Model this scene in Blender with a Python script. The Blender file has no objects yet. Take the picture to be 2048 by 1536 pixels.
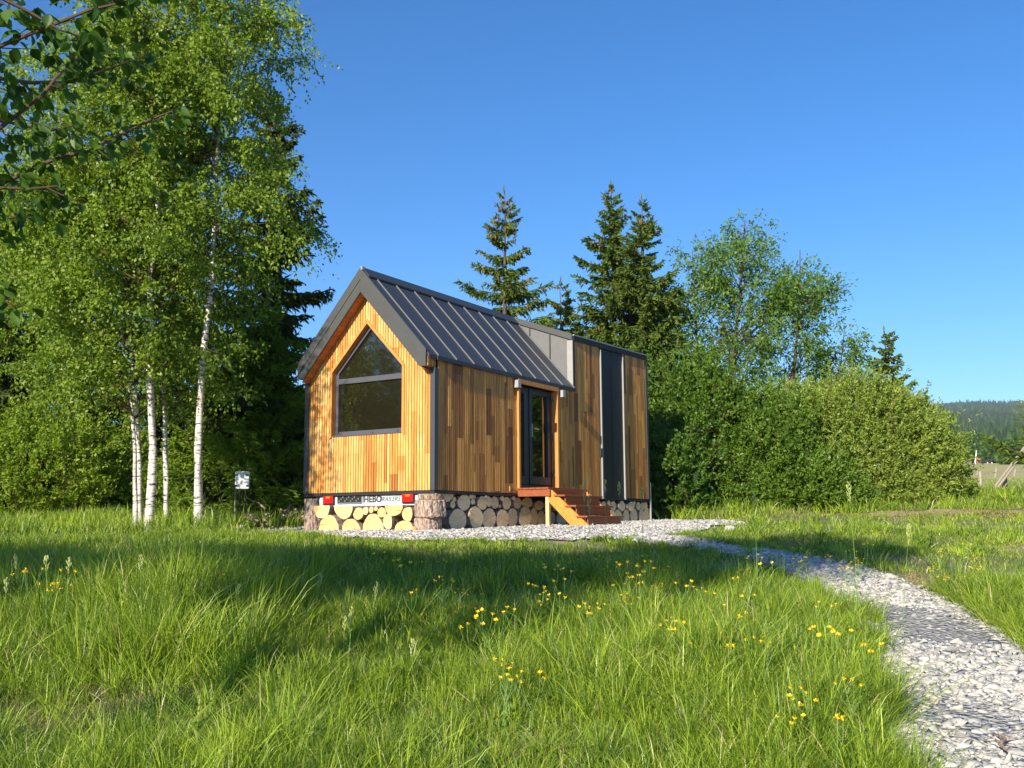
import bpy, bmesh, math, random
import numpy as np
from mathutils import Vector, Matrix

# ------------------------------------------------------------------ camera, light, exposure
scn = bpy.context.scene
col = scn.collection
YAW, PITCH, ROLL, FPX = 1.0213906, 0.1395638, -0.0072832, 2000.0
CAM = np.array([-11.8658, -8.6084, -0.5063])
Fv = np.array([math.sin(YAW)*math.cos(PITCH), math.cos(YAW)*math.cos(PITCH), math.sin(PITCH)])
Rv = np.array([math.cos(YAW), -math.sin(YAW), 0.0]); Uv = np.cross(Rv, Fv)
R2 = math.cos(ROLL)*Rv + math.sin(ROLL)*Uv
U2 = -math.sin(ROLL)*Rv + math.cos(ROLL)*Uv
cd = bpy.data.cameras.new('camera'); cam = bpy.data.objects.new('camera', cd); col.objects.link(cam)
cd.sensor_width = 36.0; cd.lens = FPX/2048*36.0; cd.clip_start = 0.05; cd.clip_end = 20000
M3 = Matrix(((R2[0], U2[0], -Fv[0]), (R2[1], U2[1], -Fv[1]), (R2[2], U2[2], -Fv[2])))
cam.matrix_world = Matrix.Translation(Vector(CAM)) @ M3.to_4x4()
scn.camera = cam

SUN_EL, SUN_DX, SUN_DY = math.radians(24), 0.9987, 0.050          # light travels +x, a little +y
sd = bpy.data.lights.new('sun', 'SUN'); so = bpy.data.objects.new('sun', sd); col.objects.link(so)
sd.energy = 5.0; sd.angle = math.radians(0.5); sd.color = (1.0, 0.90, 0.74)
ldir = Vector((SUN_DX*math.cos(SUN_EL), SUN_DY*math.cos(SUN_EL), -math.sin(SUN_EL)))
so.rotation_euler = ldir.to_track_quat('-Z', 'Y').to_euler()
so.location = (-30, -5, 20)
w = bpy.data.worlds.new('World'); scn.world = w; w.use_nodes = True
nt = w.node_tree; nt.nodes.clear()
sky = nt.nodes.new('ShaderNodeTexSky'); sky.sky_type = 'NISHITA'; sky.sun_disc = False
sky.sun_elevation = SUN_EL; sky.sun_rotation = math.atan2(-SUN_DX, -SUN_DY)
sky.altitude = 600; sky.air_density = 1.0; sky.dust_density = 0.15; sky.ozone_density = 4.5
bg = nt.nodes.new('ShaderNodeBackground'); bg.inputs['Strength'].default_value = 0.112
wo = nt.nodes.new('ShaderNodeOutputWorld')
hsv = nt.nodes.new('ShaderNodeHueSaturation'); hsv.inputs['Hue'].default_value = .504; hsv.inputs['Saturation'].default_value = 1.24; hsv.inputs['Value'].default_value = 1.0
nt.links.new(sky.outputs[0], hsv.inputs['Color']); nt.links.new(hsv.outputs[0], bg.inputs['Color']); nt.links.new(bg.outputs[0], wo.inputs['Surface'])
scn.view_settings.view_transform = 'Standard'; scn.view_settings.look = 'None'
scn.view_settings.exposure = 0.8; scn.view_settings.gamma = 1.0
scn.cycles.max_bounces = 6; scn.cycles.diffuse_bounces = 3; scn.cycles.glossy_bounces = 3
scn.cycles.transmission_bounces = 4; scn.cycles.transparent_max_bounces = 8
scn.cycles.caustics_reflective = False; scn.cycles.caustics_refractive = False

# ------------------------------------------------------------------ frames and terrain
fh = np.array([math.sin(YAW), math.cos(YAW)]); rh = np.array([math.cos(YAW), -math.sin(YAW)])
def ray(px, py):
    return Fv + R2*((px-1024)/FPX) - U2*((py-768)/FPX)
def DS(d, s):                                   # metres ahead, metres to the right -> x, y
    return CAM[0] + d*fh[0] + s*rh[0], CAM[1] + d*fh[1] + s*rh[1]
ZD = np.array([-80, 3, 5, 7, 9, 10, 11, 12, 13, 14.6, 16, 18, 20, 24, 30, 45, 100, 350, 6000], float)
ZZ = np.array([-2.2, -1.8, -1.58, -1.36, -1.13, -1.02, -.9, -.8, -.71, -.64, -.57, -.5, -.42, -.08, .32, 1.1, 4.2, 19.8, 20.5], float)
def zter(x, y):
    x = np.asarray(x, float); y = np.asarray(y, float)
    d = (x-CAM[0])*fh[0] + (y-CAM[1])*fh[1]; s = (x-CAM[0])*rh[0] + (y-CAM[1])*rh[1]
    z = (np.interp(d-.5, ZD, ZZ) + np.interp(d, ZD, ZZ) + np.interp(d+.5, ZD, ZZ))/3
    bump = .05*np.sin(x*1.3+.5*y)*np.cos(y*1.1-.3*x) + .03*np.sin(x*3.1+1)*np.sin(y*2.7)
    bump += .35*np.exp(-((s+2.6)/1.6)**2-((d-7.6)/1.3)**2)*.45
    z = z + bump*np.clip((d-2)/4, 0, 1)
    pad = -.605 + .018*np.clip(x, -1, 9)
    dx = np.maximum(np.maximum(-.4-x, x-8.6), 0); dy = np.maximum(np.maximum(-1.5-y, y-3.0), 0)
    t = np.clip(1-np.hypot(dx, dy)/1.6, 0, 1); t = t*t*(3-2*t)
    return z*(1-t) + pad*t
def PD(px, py, d):                              # point on a measured line of sight, d metres ahead
    v = ray(px, py); k = d/(v[0]*fh[0]+v[1]*fh[1]); return CAM + v*k
def G(px, d):                                   # ground point under pixel column px, d metres ahead
    p = PD(px, 1000, d); return np.array([p[0], p[1], float(zter(p[0], p[1]))])
def ground_hit(px, py):
    v = ray(px, py); v = v/math.hypot(v[0]*fh[0]+v[1]*fh[1], 0)
    for k in np.arange(3.0, 60, .05):
        p = CAM + v*k
        if p[2] <= zter(p[0], p[1]): return p
    return CAM + v*60

# ------------------------------------------------------------------ object helpers
def tag(o, label=None, cat=None, group=None, kind=None):
    if label: o['label'] = label
    if cat: o['category'] = cat
    if group: o['group'] = group
    if kind: o['kind'] = kind
    return o
def empty(name, loc=(0, 0, 0), **k):
    o = bpy.data.objects.new(name, None); col.objects.link(o); o.location = tuple(float(a) for a in loc)
    o.empty_display_size = .2
    return tag(o, **k)
def link(name, me, mats, parent=None, loc=None):
    o = bpy.data.objects.new(name, me); col.objects.link(o)
    for m in (mats if isinstance(mats, (list, tuple)) else [mats]): me.materials.append(m)
    if parent is not None:
        o.parent = parent
        if loc is None:                          # mesh is in world coordinates: shift it into the parent's frame
            pm = Vector(parent.location); pp = parent.parent
            while pp is not None: pm = pm + Vector(pp.location); pp = pp.parent
            me.transform(Matrix.Translation(-pm))
        else: o.location = loc
    elif loc is not None: o.location = loc
    return o
class MB:
    def __init__(s): s.v = []; s.f = []; s.m = []; s.c = []
    def add(s, verts, faces, m=0, c=(0.5, 0.5, 0.5)):
        b = len(s.v); s.v += [tuple(map(float, p)) for p in verts]
        for f in faces: s.f.append([i+b for i in f]); s.m.append(m); s.c.append(c)
    def box(s, x0, x1, y0, y1, z0, z1, m=0, c=(0.5, .5, .5)):
        s.add([(x0,y0,z0),(x1,y0,z0),(x1,y1,z0),(x0,y1,z0),(x0,y0,z1),(x1,y0,z1),(x1,y1,z1),(x0,y1,z1)],
              [(0,3,2,1),(4,5,6,7),(0,1,5,4),(1,2,6,5),(2,3,7,6),(3,0,4,7)], m, c)
    def prism(s, poly, d0, d1, axis=0, m=0, c=(0.5, .5, .5)):
        n = len(poly)
        def P(d, a, b): return (d, a, b) if axis == 0 else ((a, d, b) if axis == 1 else (a, b, d))
        vs = [P(d0, a, b) for a, b in poly] + [P(d1, a, b) for a, b in poly]
        fs = [tuple(range(n))[::-1], tuple(range(n, 2*n))] + [(i, (i+1) % n, n+(i+1) % n, n+i) for i in range(n)]
        s.add(vs, fs, m, c)
    def tube(s, pts, rad, k=6, m=0, c=(0.5, .5, .5), cap=True):
        pts = [np.array(p, float) for p in pts]; n = len(pts)
        if not hasattr(rad, '__len__'): rad = [rad]*n
        vs = []; ref = np.array([.13, .31, .94])
        for i, p in enumerate(pts):
            t = pts[min(i+1, n-1)] - pts[max(i-1, 0)]; t = t/(np.linalg.norm(t)+1e-9)
            a = np.cross(t, ref if abs(t @ ref) < .95 else np.array([1., 0, 0])); a /= np.linalg.norm(a)+1e-9; b = np.cross(t, a)
            for j in range(k):
                q = 2*math.pi*j/k; vs.append(p + rad[i]*(math.cos(q)*a + math.sin(q)*b))
        fs = [(i*k+j, i*k+(j+1) % k, (i+1)*k+(j+1) % k, (i+1)*k+j) for i in range(n-1) for j in range(k)]
        if cap: fs += [tuple(range(k))[::-1], tuple(range((n-1)*k, n*k))]
        s.add(vs, fs, m, c)
    def build(s, name, mats, parent=None, loc=None, smooth=False, bevel=0):
        me = bpy.data.meshes.new(name); me.from_pydata(s.v, [], s.f); me.update()
        me.polygons.foreach_set('material_index', s.m)
        ca = me.color_attributes.new('tint', 'FLOAT_COLOR', 'CORNER')
        arr = np.repeat(np.array([(*c, 1.0) for c in s.c], np.float32), [len(f) for f in s.f], axis=0)
        ca.data.foreach_set('color', arr.ravel())
        bm = bmesh.new(); bm.from_mesh(me); bmesh.ops.recalc_face_normals(bm, faces=bm.faces)
        if bevel: bmesh.ops.bevel(bm, geom=bm.edges[:], offset=bevel, segments=1, affect='EDGES', clamp_overlap=True)
        bm.to_mesh(me); bm.free()
        if smooth: me.shade_smooth()
        return link(name, me, mats, parent, loc)
def np_mesh(name, V, faces, tints=None, smooth=False):
    """faces: list of (m,k) int arrays; tints: per-vertex (n,3)"""
    me = bpy.data.meshes.new(name); V = np.ascontiguousarray(V, np.float32)
    me.vertices.add(len(V)); me.vertices.foreach_set('co', V.ravel())
    nl = sum(f.size for f in faces); nf = sum(len(f) for f in faces)
    me.loops.add(nl); me.polygons.add(nf)
    li = np.concatenate([f.ravel() for f in faces]).astype(np.int32); me.loops.foreach_set('vertex_index', li)
    st = []; tot = []; o = 0
    for f in faces:
        st.append(o + np.arange(len(f))*f.shape[1]); tot.append(np.full(len(f), f.shape[1])); o += f.size
    me.polygons.foreach_set('loop_start', np.concatenate(st).astype(np.int32))
    me.polygons.foreach_set('loop_total', np.concatenate(tot).astype(np.int32))
    me.update(calc_edges=True)
    if tints is not None:
        ca = me.color_attributes.new('tint', 'FLOAT_COLOR', 'POINT')
        a = np.ones((len(V), 4), np.float32); a[:, :3] = tints; ca.data.foreach_set('color', a.ravel())
    if smooth: me.shade_smooth()
    return me
def nrm(a): return a/(np.linalg.norm(a, axis=-1, keepdims=True)+1e-9)

# ------------------------------------------------------------------ materials
def mat(name, base=(.5, .5, .5), rough=.6, metal=0., **k):
    m = bpy.data.materials.new(name); m.use_nodes = True; b = m.node_tree.nodes['Principled BSDF']
    b.inputs['Base Color'].default_value = (*base, 1); b.inputs['Roughness'].default_value = rough
    b.inputs['Metallic'].default_value = metal
    for kk, v in k.items(): b.inputs[kk].default_value = v
    return m
def N(m, t, **k):
    n = m.node_tree.nodes.new(t)
    for a, v in k.items(): setattr(n, a, v)
    return n
def L(m, a, b): m.node_tree.links.new(a, b)
def ramp(m, fac, stops):
    r = N(m, 'ShaderNodeValToRGB'); cr = r.color_ramp
    while len(cr.elements) < len(stops): cr.elements.new(.5)
    for e, (p, c) in zip(cr.elements, stops): e.position = p; e.color = (*c, 1)
    L(m, fac, r.inputs[0]); return r.outputs[0]
def objco(m, scale=(1, 1, 1)):
    tc = N(m, 'ShaderNodeTexCoord'); mp = N(m, 'ShaderNodeMapping'); mp.inputs['Scale'].default_value = scale
    L(m, tc.outputs['Object'], mp.inputs['Vector']); return mp.outputs[0]
def noise(m, vec, scale=5, detail=4, rough=.6):
    n = N(m, 'ShaderNodeTexNoise'); n.inputs['Scale'].default_value = scale; n.inputs['Detail'].default_value = detail
    n.inputs['Roughness'].default_value = rough
    if vec is not None: L(m, vec, n.inputs['Vector'])
    return n.outputs['Fac']
def bump(m, h, strength=.3, dist=.01):
    b = N(m, 'ShaderNodeBump'); b.inputs['Strength'].default_value = strength; b.inputs['Distance'].default_value = dist
    L(m, h, b.inputs['Height']); L(m, b.outputs[0], m.node_tree.nodes['Principled BSDF'].inputs['Normal'])
def mixc(m, fac, a, b, mode='MIX'):
    x = N(m, 'ShaderNodeMix', data_type='RGBA', blend_type=mode)
    for s, v in ((0, fac), (6, a), (7, b)):
        if isinstance(v, (int, float)): x.inputs[s].default_value = v
        elif isinstance(v, tuple): x.inputs[s].default_value = (*v, 1)
        else: L(m, v, x.inputs[s])
    return x.outputs[2]
def tint(m):
    a = N(m, 'ShaderNodeVertexColor', layer_name='tint'); return a.outputs['Color']
def BC(m): return m.node_tree.nodes['Principled BSDF'].inputs['Base Color']

def painted(name, base, rough=.45, var=.12, scale=6):
    m = mat(name, base, rough); n = noise(m, objco(m), scale, 5)
    lo = tuple(c*(1-var) for c in base); hi = tuple(min(1, c*(1+var)) for c in base)
    L(m, ramp(m, n, [(.3, lo), (.7, hi)]), BC(m)); bump(m, noise(m, objco(m), scale*4, 3), .08, .01)
    return m
def wood(name, lo, hi, rough=.55, grain=(40, 40, 2.5), use_tint=True, bs=.25):
    m = mat(name, hi, rough); v = objco(m, grain)
    n = noise(m, v, 1.0, 6, .65)
    c = ramp(m, n, [(.3, lo), (.55, tuple((a+b)/2 for a, b in zip(lo, hi))), (.75, hi)])
    if use_tint: c = mixc(m, 1.0, c, tint(m), 'MULTIPLY')
    kn = N(m, 'ShaderNodeTexVoronoi'); kn.inputs['Scale'].default_value = 2.2
    L(m, objco(m, (1, 1, .45)), kn.inputs['Vector'])
    c = mixc(m, ramp(m, kn.outputs['Distance'], [(.03, (.75, .75, .75)), (.09, (0, 0, 0))]), c, tuple(a*.35 for a in lo))
    L(m, c, BC(m)); bump(m, n, bs, .004); return m
M_clad = wood('larch_cladding', (.50, .215, .05), (.93, .55, .16))
M_cladside = M_clad
M_trimwood = wood('trim_timber', (.50, .17, .03), (.80, .34, .08), use_tint=False)
M_step = wood('stained_step_timber', (.60, .17, .022), (.88, .33, .045), use_tint=False, grain=(30, 30, 30))
M_stepdark = wood('dark_stained_step_timber', (.20, .045, .012), (.36, .10, .022), use_tint=False, grain=(30, 30, 30))
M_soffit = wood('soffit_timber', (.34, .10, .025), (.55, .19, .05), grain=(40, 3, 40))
M_post = wood('raw_timber', (.62, .38, .16), (.85, .58, .28), use_tint=False)
M_backwood = mat('shadow_gap', (.03, .018, .01), .9)
M_roof = painted('anthracite_sheet', (.034, .040, .050), .55, .03)
M_fascia = painted('anthracite_flashing', (.058, .060, .060), .5, .08)
M_seam = painted('seam_metal', (.13, .13, .13), .4, .06)
M_dark = painted('dark_blue_grey_panel', (.009, .0105, .014), .6, .1)
M_lighttrim = painted('light_grey_trim', (.30, .30, .29), .45, .06)
M_frame = painted('grey_window_frame', (.075, .075, .092), .45, .05)
M_doorf = painted('anthracite_door_frame', (.020, .025, .034), .4, .08)
M_glass = mat('dark_glass', (.014, .012, .006), .03, 0.); M_glass.node_tree.nodes['Principled BSDF'].inputs['IOR'].default_value = 2.0
M_chrome = mat('brushed_steel', (.62, .62, .62), .28, .9)
M_lamp = painted('satin_lamp_metal', (.34, .34, .33), .35, .05)
M_galv = painted('galvanised_steel', (.50, .54, .58), .4, .18, 25)
M_red = mat('red_lens', (.55, .008, .01), .15); M_orange = mat('orange_lens', (.7, .16, .01), .2)
M_black = mat('black_plastic', (.012, .012, .012), .5)
M_white = painted('white_plastic', (.70, .71, .68), .5, .08, 20)
M_blackp = mat('black_print', (.02, .02, .02), .6)

# cut end of a log and its bark
def endgrain(name, a, b, c):
    m = mat(name, a, .8); tc = N(m, 'ShaderNodeTexCoord')
    ln = N(m, 'ShaderNodeVectorMath', operation='LENGTH'); mp = N(m, 'ShaderNodeMapping')
    L(m, tc.outputs['Object'], mp.inputs['Vector']); 
    nn = N(m, 'ShaderNodeTexNoise'); nn.inputs['Scale'].default_value = 9; L(m, mp.outputs[0], nn.inputs['Vector'])
    ad = N(m, 'ShaderNodeVectorMath', operation='MULTIPLY_ADD'); L(m, nn.outputs['Color'], ad.inputs[0])
    ad.inputs[1].default_value = (.05, .05, .05); L(m, mp.outputs[0], ad.inputs[2]); L(m, ad.outputs[0], ln.inputs[0])
    sn = N(m, 'ShaderNodeMath', operation='MULTIPLY'); sn.inputs[1].default_value = 420; L(m, ln.outputs['Value'], sn.inputs[0])
    s2 = N(m, 'ShaderNodeMath', operation='SINE'); L(m, sn.outputs[0], s2.inputs[0])
    ring = ramp(m, s2.outputs[0], [(.0, (1, 1, 1)), (1., (.82, .8, .76))])
    blot = ramp(m, noise(m, objco(m), 7, 5, .7), [(.32, c), (.5, a), (.7, b)])
    tnt = mixc(m, 1.0, mixc(m, 1.0, blot, ring, 'MULTIPLY'), tint(m), 'MULTIPLY')
    # drying cracks from the heart
    mp2 = N(m, 'ShaderNodeMapping'); mp2.inputs['Rotation'].default_value = (math.pi/2, 0, 0); L(m, tc.outputs['Object'], mp2.inputs['Vector'])
    gd = N(m, 'ShaderNodeTexGradient', gradient_type='RADIAL'); L(m, mp2.outputs[0], gd.inputs[0])
    oi = N(m, 'ShaderNodeObjectInfo'); am = N(m, 'ShaderNodeMath', operation='MULTIPLY_ADD'); L(m, oi.outputs['Random'], am.inputs[0]); am.inputs[1].default_value = 50; L(m, gd.outputs['Fac'], am.inputs[2])
    n1 = N(m, 'ShaderNodeTexNoise', noise_dimensions='1D'); n1.inputs['Scale'].default_value = 26; n1.inputs['Detail'].default_value = 3; L(m, am.outputs[0], n1.inputs['W'])
    cr = mixc(m, ramp(m, n1.outputs['Fac'], [(.27, (.75, .75, .75)), (.37, (0, 0, 0))]), tnt, (.16, .10, .05))
    sh = mixc(m, ramp(m, oi.outputs['Random'], [(0, (.5, .5, .5)), (1, (0, 0, 0))]), (1., 1., 1.), (.82, .74, .66)); cr = mixc(m, 1.0, cr, sh, 'MULTIPLY')
    L(m, cr, BC(m)); bump(m, noise(m, objco(m), 60, 4), .4, .006); return m
M_endpale = endgrain('pale_cut_wood', (.84, .58, .25), (.90, .66, .32), (.60, .34, .12))
M_endgrey = endgrain('weathered_cut_wood', (.86, .64, .37), (.92, .72, .44), (.58, .43, .26))
def barkm(name, lo, hi, sc=(14, 14, 3)):
    m = mat(name, hi, .95); v = objco(m, sc); n = noise(m, v, 1.6, 6, .7)
    L(m, ramp(m, n, [(.36, lo), (.6, hi)]), BC(m)); bump(m, n, .9, .03); return m
M_bark = barkm('flaky_bark', (.06, .035, .025), (.56, .42, .33), (26, 26, 6))
M_barkdark = barkm('dark_bark', (.030, .022, .016), (.12, .09, .065))
def birchbark():
    m = mat('birch_bark', (.7, .66, .6), .75)
    n = noise(m, objco(m, (3, 3, 14)), 1.6, 5, .7); n2 = noise(m, objco(m, (9, 9, 60)), 1.2, 3, .6)
    c = ramp(m, n, [(.40, (.03, .026, .022)), (.47, (.62, .56, .48)), (.8, (.82, .78, .72))])
    c = mixc(m, ramp(m, n2, [(.36, (1, 1, 1)), (.40, (0, 0, 0))]), c, (.05, .04, .03))
    c = mixc(m, ramp(m, noise(m, objco(m), 1.7, 3), [(.55, (0, 0, 0)), (.72, (.5, .5, .5))]), c, (.40, .22, .12))
    L(m, c, BC(m)); bump(m, n, .3, .01); return m
M_birch = birchbark()
M_twig = mat('twig_brown', (.10, .055, .035), .8)
M_twigred = mat('willow_stem', (.22, .12, .07), .8)
M_dead = wood('dead_branch_wood', (.20, .14, .10), (.46, .36, .26), use_tint=False)
M_pole = wood('weathered_pole', (.20, .17, .14), (.42, .37, .30), use_tint=False)

def foliage(name, lo, hi, trans=.3, gloss=.35, rough=.45, straw=None):
    """colour from the per-leaf tint (0..1), translucent leaf"""
    m = mat(name, hi, rough); b = m.node_tree.nodes['Principled BSDF']; b.inputs['Specular IOR Level'].default_value = gloss
    sp = N(m, 'ShaderNodeSeparateColor'); L(m, tint(m), sp.inputs[0])
    c = ramp(m, sp.outputs[0], [(0, lo), (.9, hi), (.96, straw), (1, straw)] if straw else [(0, lo), (1, hi)]); 
    L(m, c, BC(m))
    tr = N(m, 'ShaderNodeBsdfTranslucent'); hs = mixc(m, 1.0, c, (1.15, 1.25, .5), 'MULTIPLY'); L(m, hs, tr.inputs['Color'])
    mx = N(m, 'ShaderNodeMixShader'); mx.inputs[0].default_value = trans
    L(m, b.outputs[0], mx.inputs[1]); L(m, tr.outputs[0], mx.inputs[2])
    L(m, mx.outputs[0], m.node_tree.nodes['Material Output'].inputs['Surface']); return m
M_lbirch = foliage('birch_leaves', (.10, .175, .016), (.31, .41, .038), .42)
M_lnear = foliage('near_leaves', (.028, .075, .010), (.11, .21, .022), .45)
M_ltree = foliage('broad_leaves', (.080, .165, .026), (.20, .32, .042), .42)
M_lshrub = foliage('shrub_leaves', (.050, .12, .016), (.16, .26, .028), .38)
M_lwillow = foliage('willow_leaves', (.16, .235, .032), (.36, .44, .080), .40)
M_spruce = foliage('spruce_needles', (.070, .120, .020), (.22, .295, .045), .25, .2, .6)
M_sprucedark = foliage('dark_spruce_needles', (.045, .075, .018), (.12, .155, .03), .2, .2, .6)
M_sprucelight = foliage('young_spruce_needles', (.15, .25, .028), (.36, .46, .055), .4, .2, .6)  # light green of young growth, colour lifted further to offset the birches' shade
M_cone = mat('spruce_cone', (.28, .12, .045), .7)
M_grass = foliage('grass_blades', (.036, .112, .008), (.40, .52, .046), .33, .45, .4, (.60, .50, .26))
M_stalk = mat('seed_stalk', (.38, .42, .14), .7)
M_dry = foliage('dry_grass', (.30, .24, .11), (.52, .42, .20), .2, .2, .7)
M_yellow = mat('buttercup_petal', (.80, .56, .01), .35)
M_flstem = mat('flower_stem', (.14, .26, .05), .6)

# ================================================================== THE HOUSE
W, LEN, X1, OV = 2.5, 7.66, 4.334, .22
YR, ZR, SL = 1.25, 3.43, 1.108                 # ridge line and slope of the steep roof
def ztop(y): return ZR - SL*abs(y-YR)
def zshed(x): return 2.975 + (x-X1)*(.082/(LEN-X1))
rng = random.Random(11)
house = empty('tiny_house', (0, 0, 0), label='small wooden cabin with a steep anthracite metal roof standing on stacked logs', cat='house')

def slats(name, axis, u0, u1, top, holes, lo=0.0, out=-1, tone='side'):
    """upright ribs 5 cm apart on a wall; boards two or three ribs wide in random lengths, each its own shade"""
    mb = MB(); u = u0; pitch = .0505; bd = []
    while u < u1-.01:
        nr = rng.choice([1, 1, 2, 2, 3]); bd.append((u, min(u+nr*pitch, u1), nr)); u += nr*pitch
    for a, b, nr in bd:
        z = lo + rng.uniform(-1.2, 0); segs = []
        while z < 4:
            h = rng.choice([.25, .45, .7, .9, 1.2, 1.5])*rng.uniform(.8, 1.2)
            r = rng.random()
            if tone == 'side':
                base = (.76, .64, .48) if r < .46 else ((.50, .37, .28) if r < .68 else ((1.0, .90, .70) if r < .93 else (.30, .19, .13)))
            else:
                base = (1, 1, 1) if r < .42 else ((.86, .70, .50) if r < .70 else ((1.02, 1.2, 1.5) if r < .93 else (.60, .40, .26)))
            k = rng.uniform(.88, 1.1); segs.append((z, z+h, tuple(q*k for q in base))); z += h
        x = a
        while x < b-.005:
            xe = min(x+pitch, b); ym = (x+xe)/2; g = .010
            ivs = [(lo, top(ym))]
            for hf in holes:
                hh = hf(ym)
                if hh:
                    nv = []
                    for p, q in ivs:
                        if hh[1] <= p or hh[0] >= q: nv.append((p, q)); continue
                        if hh[0] > p: nv.append((p, hh[0]))
                        if hh[1] < q: nv.append((hh[1], q))
                    ivs = nv
            for p, q in ivs:
                if q-p < .01: continue
                # backing
                if axis == 'x': mb.box(.004, .10, x, xe, p, q, 1)
                else: mb.box(x, xe, .004, .10, p, q, 1)
                for z0, z1, c in segs:
                    c0, c1 = max(z0, p), min(z1, q)
                    if c1-c0 < .004: continue
                    c1 -= .0015; jt = rng.uniform(0, .0015)
                    pr = [(x+g/2, .004), (x+g/2, -.012-jt), (x+g/2+.006, -.018-jt), (xe-g/2-.006, -.018-jt), (xe-g/2, -.012-jt), (xe-g/2, .004)]
                    if axis == 'x': vs = [(n_, t_, zz) for zz in (c0, c1) for t_, n_ in pr]
                    else: vs = [(t_, n_, zz) for zz in (c0, c1) for t_, n_ in pr]
                    k = 6; fs = [(i, (i+1) % k, k+(i+1) % k, k+i) for i in range(k)] + [tuple(range(k)), tuple(range(k, 2*k))]
                    mb.add(vs, fs, 0, c)
            x = xe
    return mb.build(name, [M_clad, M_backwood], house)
# window opening on the gable, a five-sided one
WY0, WY1, WZ0, WZS, WZA = .575, 1.955, .875, 1.885, 2.60
def win(y):
    if WY0-.01 < y < WY1+.01: return (WZ0, .035 + WZS + (WZA-WZS)*(1-abs(y-(WY0+WY1)/2)/((WY1-WY0)/2)))
gw = slats('gable_wall_cladding', 'x', .055, W-.055, lambda y: ztop(y)-.20, [win], tone='gable')
DX0, DX1, DZ0, DZ1 = 2.36, 3.64, .10, 1.835
def door_h(x):
    if DX0 < x < DX1: return (-1, DZ1)
def panel_h(x):
    if 5.40 < x < 6.50: return (-1, 4)
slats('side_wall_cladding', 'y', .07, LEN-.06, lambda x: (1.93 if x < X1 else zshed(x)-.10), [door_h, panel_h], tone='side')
# hidden walls
mb = MB(); c1 = (.5, .45, .35)
mb.box(.10, LEN-.02, W-.03, W, 0, 1.95, 0, c1)
mb.prism([(0.02, 0), (W-.03, 0), (W-.03, 1.9), (YR, 3.25), (.02, 2.9)], LEN-.03, LEN, 0, 0, c1)
mb.box(.0, LEN, .0, W, -.045, -.004, 1)
mb.build('rear_walls', [M_clad, M_dark], house)
mb = MB(); mb.box(-.024, LEN, -.024, .02, -.05, -.006); mb.box(-.024, .02, .02, W+.02, -.05, -.006)
mb.build('base_trim', M_dark, house)

# roof: two steep slopes, standing seams on the visible one, ridge cap
def slope(mb, x0, x1, ya, yb, t0, t1, m=0):
    pr = [(ya, ztop(ya)+t0), (yb, ztop(yb)+t0), (yb, ztop(yb)+t1), (ya, ztop(ya)+t1)]
    mb.prism(pr, x0, x1, 0, m)
mb = MB()
slope(mb, -.20, X1+.0, -.05, YR, -.06, -.012); slope(mb, -.20, LEN, YR, W+.05, -.06, -.012)
mb.box(-.0, X1+.02, -.062, -.045, 1.915, 1.972)
roof = mb.build('roof', M_roof, house)
mb = MB()
for i in range(10):
    xs = .03+.478*i
    if i == 9: xs = X1-.03
    pr = [(-.058, ztop(-.058)-.014), (YR-.06, ztop(YR-.06)-.014), (YR-.06, ztop(YR-.06)+.016), (-.058, ztop(-.058)+.016)]
    mb.prism(pr, xs-.008, xs+.008, 0, 0)
    if i < 9:
        pr = [(W+.058, ztop(W+.058)-.014), (YR+.06, ztop(YR+.06)-.014), (YR+.06, ztop(YR+.06)+.022), (W+.058, ztop(W+.058)+.022)]
        mb.prism(pr, xs-.012, xs+.012, 0, 0)
o = mb.build('standing_seams', M_seam, roof)
mb = MB()
for sgn in (-1, 1):
    pr = [(YR, ZR+.035), (YR+sgn*.13, ZR+.035-.13*SL), (YR+sgn*.13, ZR+.012-.13*SL), (YR, ZR+.012)]
    mb.prism(pr, -.18, X1 if sgn < 0 else LEN, 0)
mb.build('ridge_cap', M_roof, roof)
# barge boards: an upper flashing and a lower board, both slopes, cut plumb at the tails
mb = MB()
def barge(t0, t1, xa, xb, hw, mm):
    pl = []
    for sgn in (-1, 1):
        ye = YR+sgn*hw
        yb = YR+sgn*(hw - max(0, (t1-.235)/SL))
        zb = max(ztop(ye)-t1, 1.80)
        pr = [(YR, ZR-t0), (ye, ztop(ye)-t0), (ye, max(ztop(ye)-t1, 1.80))]
        if ztop(ye)-t1 < 1.80: pr.append((YR+sgn*((ZR-t1-1.80)/SL), 1.80))
        pr.append((YR, ZR-t1)); mb.prism(pr, xa, xb, 0, mm)
barge(-.018, .165, -.236, -.19, 1.262, 0); barge(.168, .362, -.226, -.19, 1.255, 0)
mb.build('barge_board', M_fascia, house)
mb = MB(); mb.box(-.24, -.17, YR-.045, YR-.012, ZR-.02, ZR+.032); mb.build('ridge_end_clip', M_lighttrim, house)
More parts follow.
